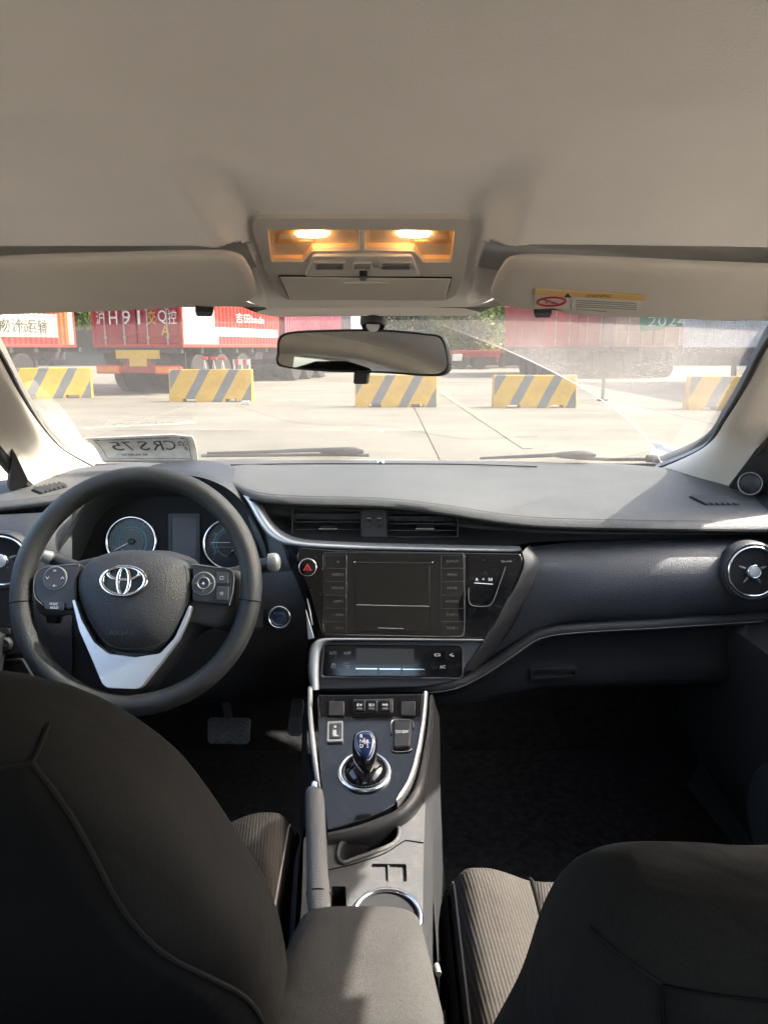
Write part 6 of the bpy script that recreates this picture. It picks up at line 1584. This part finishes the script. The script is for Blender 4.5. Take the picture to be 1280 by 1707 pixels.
# ---- wipers (outside, at the foot of the glass)
def wiper(pts, blade, label, knuckle):
    t = thing('windscreen_wiper', onglass(*pts[0]), label, 'wiper', 'windscreen wipers')
    off = V((0, .006, .016))
    tube('wiper_arm', cr([onglass(*q) + off for q in pts], 30), [.003 + .003 * (i / 29) for i in range(30)], M['plastic'], t, n=8)
    tube('wiper_blade', cr([onglass(*q) + off * .8 for q in blade], 20), .004, M['rubber'], t, n=8)
    k = onglass(*knuckle) + off
    rings_solid('wiper_pivot', [[k + V((dx, r_ * math.cos(q) * .8, r_ * math.sin(q))) for q in [2 * math.pi * i / 16 for i in range(16)]] for dx, r_ in ((-.06, .004), (-.035, .008), (0, .011), (.025, .010), (.045, .004))], M['plastic'], t)
wiper([(345, 767), (430, 765), (520, 762), (575, 761)], [(335, 769), (430, 768), (560, 767), (615, 768)], 'black wiper lying at the foot of the glass left of centre', (575, 764))
wiper([(800, 775), (880, 772), (950, 769), (975, 769)], [(960, 773), (1020, 775), (1060, 775), (1095, 775)], 'black wiper lying at the foot of the glass on the passenger side', (962, 770))
tube('blade_cap', [onglass(1078, 773) + V((0, .004, .012)), onglass(1100, 775) + V((0, .004, .012))], .009, M['rubber'], [o for o in bpy.data.objects if o.name.startswith('windscreen_wiper')][-1], n=10)
# ---- temporary number plate leaning on the dash against the glass
a_, b_, c_, d_ = [onglass(141, 721, -.012), onglass(319, 713, -.012), P(329, 771, 1.62), P(172, 769, 1.58)]
tpl = thing('temporary_plate', (c_ + d_) / 2, 'curled paper number plate seen from behind on the dash left of the wheel', 'number plate')
def pq(u, v_, off=0.0):
    top = a_.lerp(b_, u); bot = d_.lerp(c_, u); p = top.lerp(bot, v_)
    curl = .016 * math.sin(math.pi * v_) * (1 if True else 0) + .010 * sst(u, .75, 1) * (v_ - .3)
    nrm = ((b_ - a_).cross(d_ - a_)).normalized()
    if nrm.dot(CAM - a_) < 0: nrm = -nrm
    return p + nrm * (off - curl * .6) + V((0, 0, -.004 * sst(u, .8, 1)))
M['tpaper'] = mat('temporary_plate_paper', (.78, .78, .80), .6, var=.15, vscale=60, dust=.2, dscale=300, dcol=(.2, .2, .2))
M['tink'] = mat('temporary_plate_ink', (.10, .11, .115), .6)
grid('sheet', [[pq(u / 24, v_ / 12) for u in range(25)] for v_ in range(13)], M['tpaper'], tpl, solid=.0015, ang=80)
tube('sheet_edge', [pq(u / 24, 0) for u in range(25)] + [pq(1, v_ / 12) for v_ in range(1, 13)] + [pq(u / 24, 1) for u in range(23, -1, -1)] + [pq(0, v_ / 12) for v_ in range(11, 0, -1)], .0016, M['paper'], tpl, n=6, closed=True)
inl = [pq(.06 + .88 * u / 24, .12, .0015) for u in range(25)] + [pq(.94, .12 + .76 * v_ / 8, .0015) for v_ in range(1, 9)] + [pq(.94 - .88 * u / 24, .88, .0015) for u in range(1, 25)] + [pq(.06, .88 - .76 * v_ / 8, .0015) for v_ in range(1, 8)]
tube('print_border', inl, .0007, M['tink'], tpl, n=4, closed=True)
def sheet_text(s, u0, u1, v0, v1, m_):
    cu = bpy.data.curves.new('t', 'FONT'); cu.body = s; cu.align_x = 'CENTER'; cu.resolution_u = 2
    ob = bpy.data.objects.new('t', cu); me = bpy.data.meshes.new_from_object(ob)
    vs_ = [q.co.copy() for q in me.vertices]; fs_ = [tuple(q.vertices) for q in me.polygons]
    bpy.data.objects.remove(ob); bpy.data.curves.remove(cu); bpy.data.meshes.remove(me)
    x0, x1 = min(q.x for q in vs_), max(q.x for q in vs_); y0, y1 = min(q.y for q in vs_), max(q.y for q in vs_)
    mk('print', [pq(u1 - (u1 - u0) * (q.x - x0) / (x1 - x0), v1 - (v1 - v0) * (q.y - y0) / (y1 - y0), .0026) for q in vs_], fs_, m_, tpl, smooth=False, recalc=False)
for s, u0, u1 in (('沪', .84, .93), ('C', .70, .81), ('R', .57, .68), ('S', .44, .54), ('7', .30, .38), ('5', .17, .28)): sheet_text(s, u0, u1, .24, .62, M['tink'])
sheet_text('临时行驶车号牌', .22, .78, .07, .15, M['tink']); sheet_text('有效期至', .22, .50, .72, .80, M['tink'])
for u in (.10, .90):
    pts = [pq(u + .02 * math.cos(q), .11 + .04 * math.sin(q), .002) for q in [2 * math.pi * i / 16 for i in range(16)]]
    mk('plate_hole', pts, [tuple(range(16))], M['tink'], tpl)
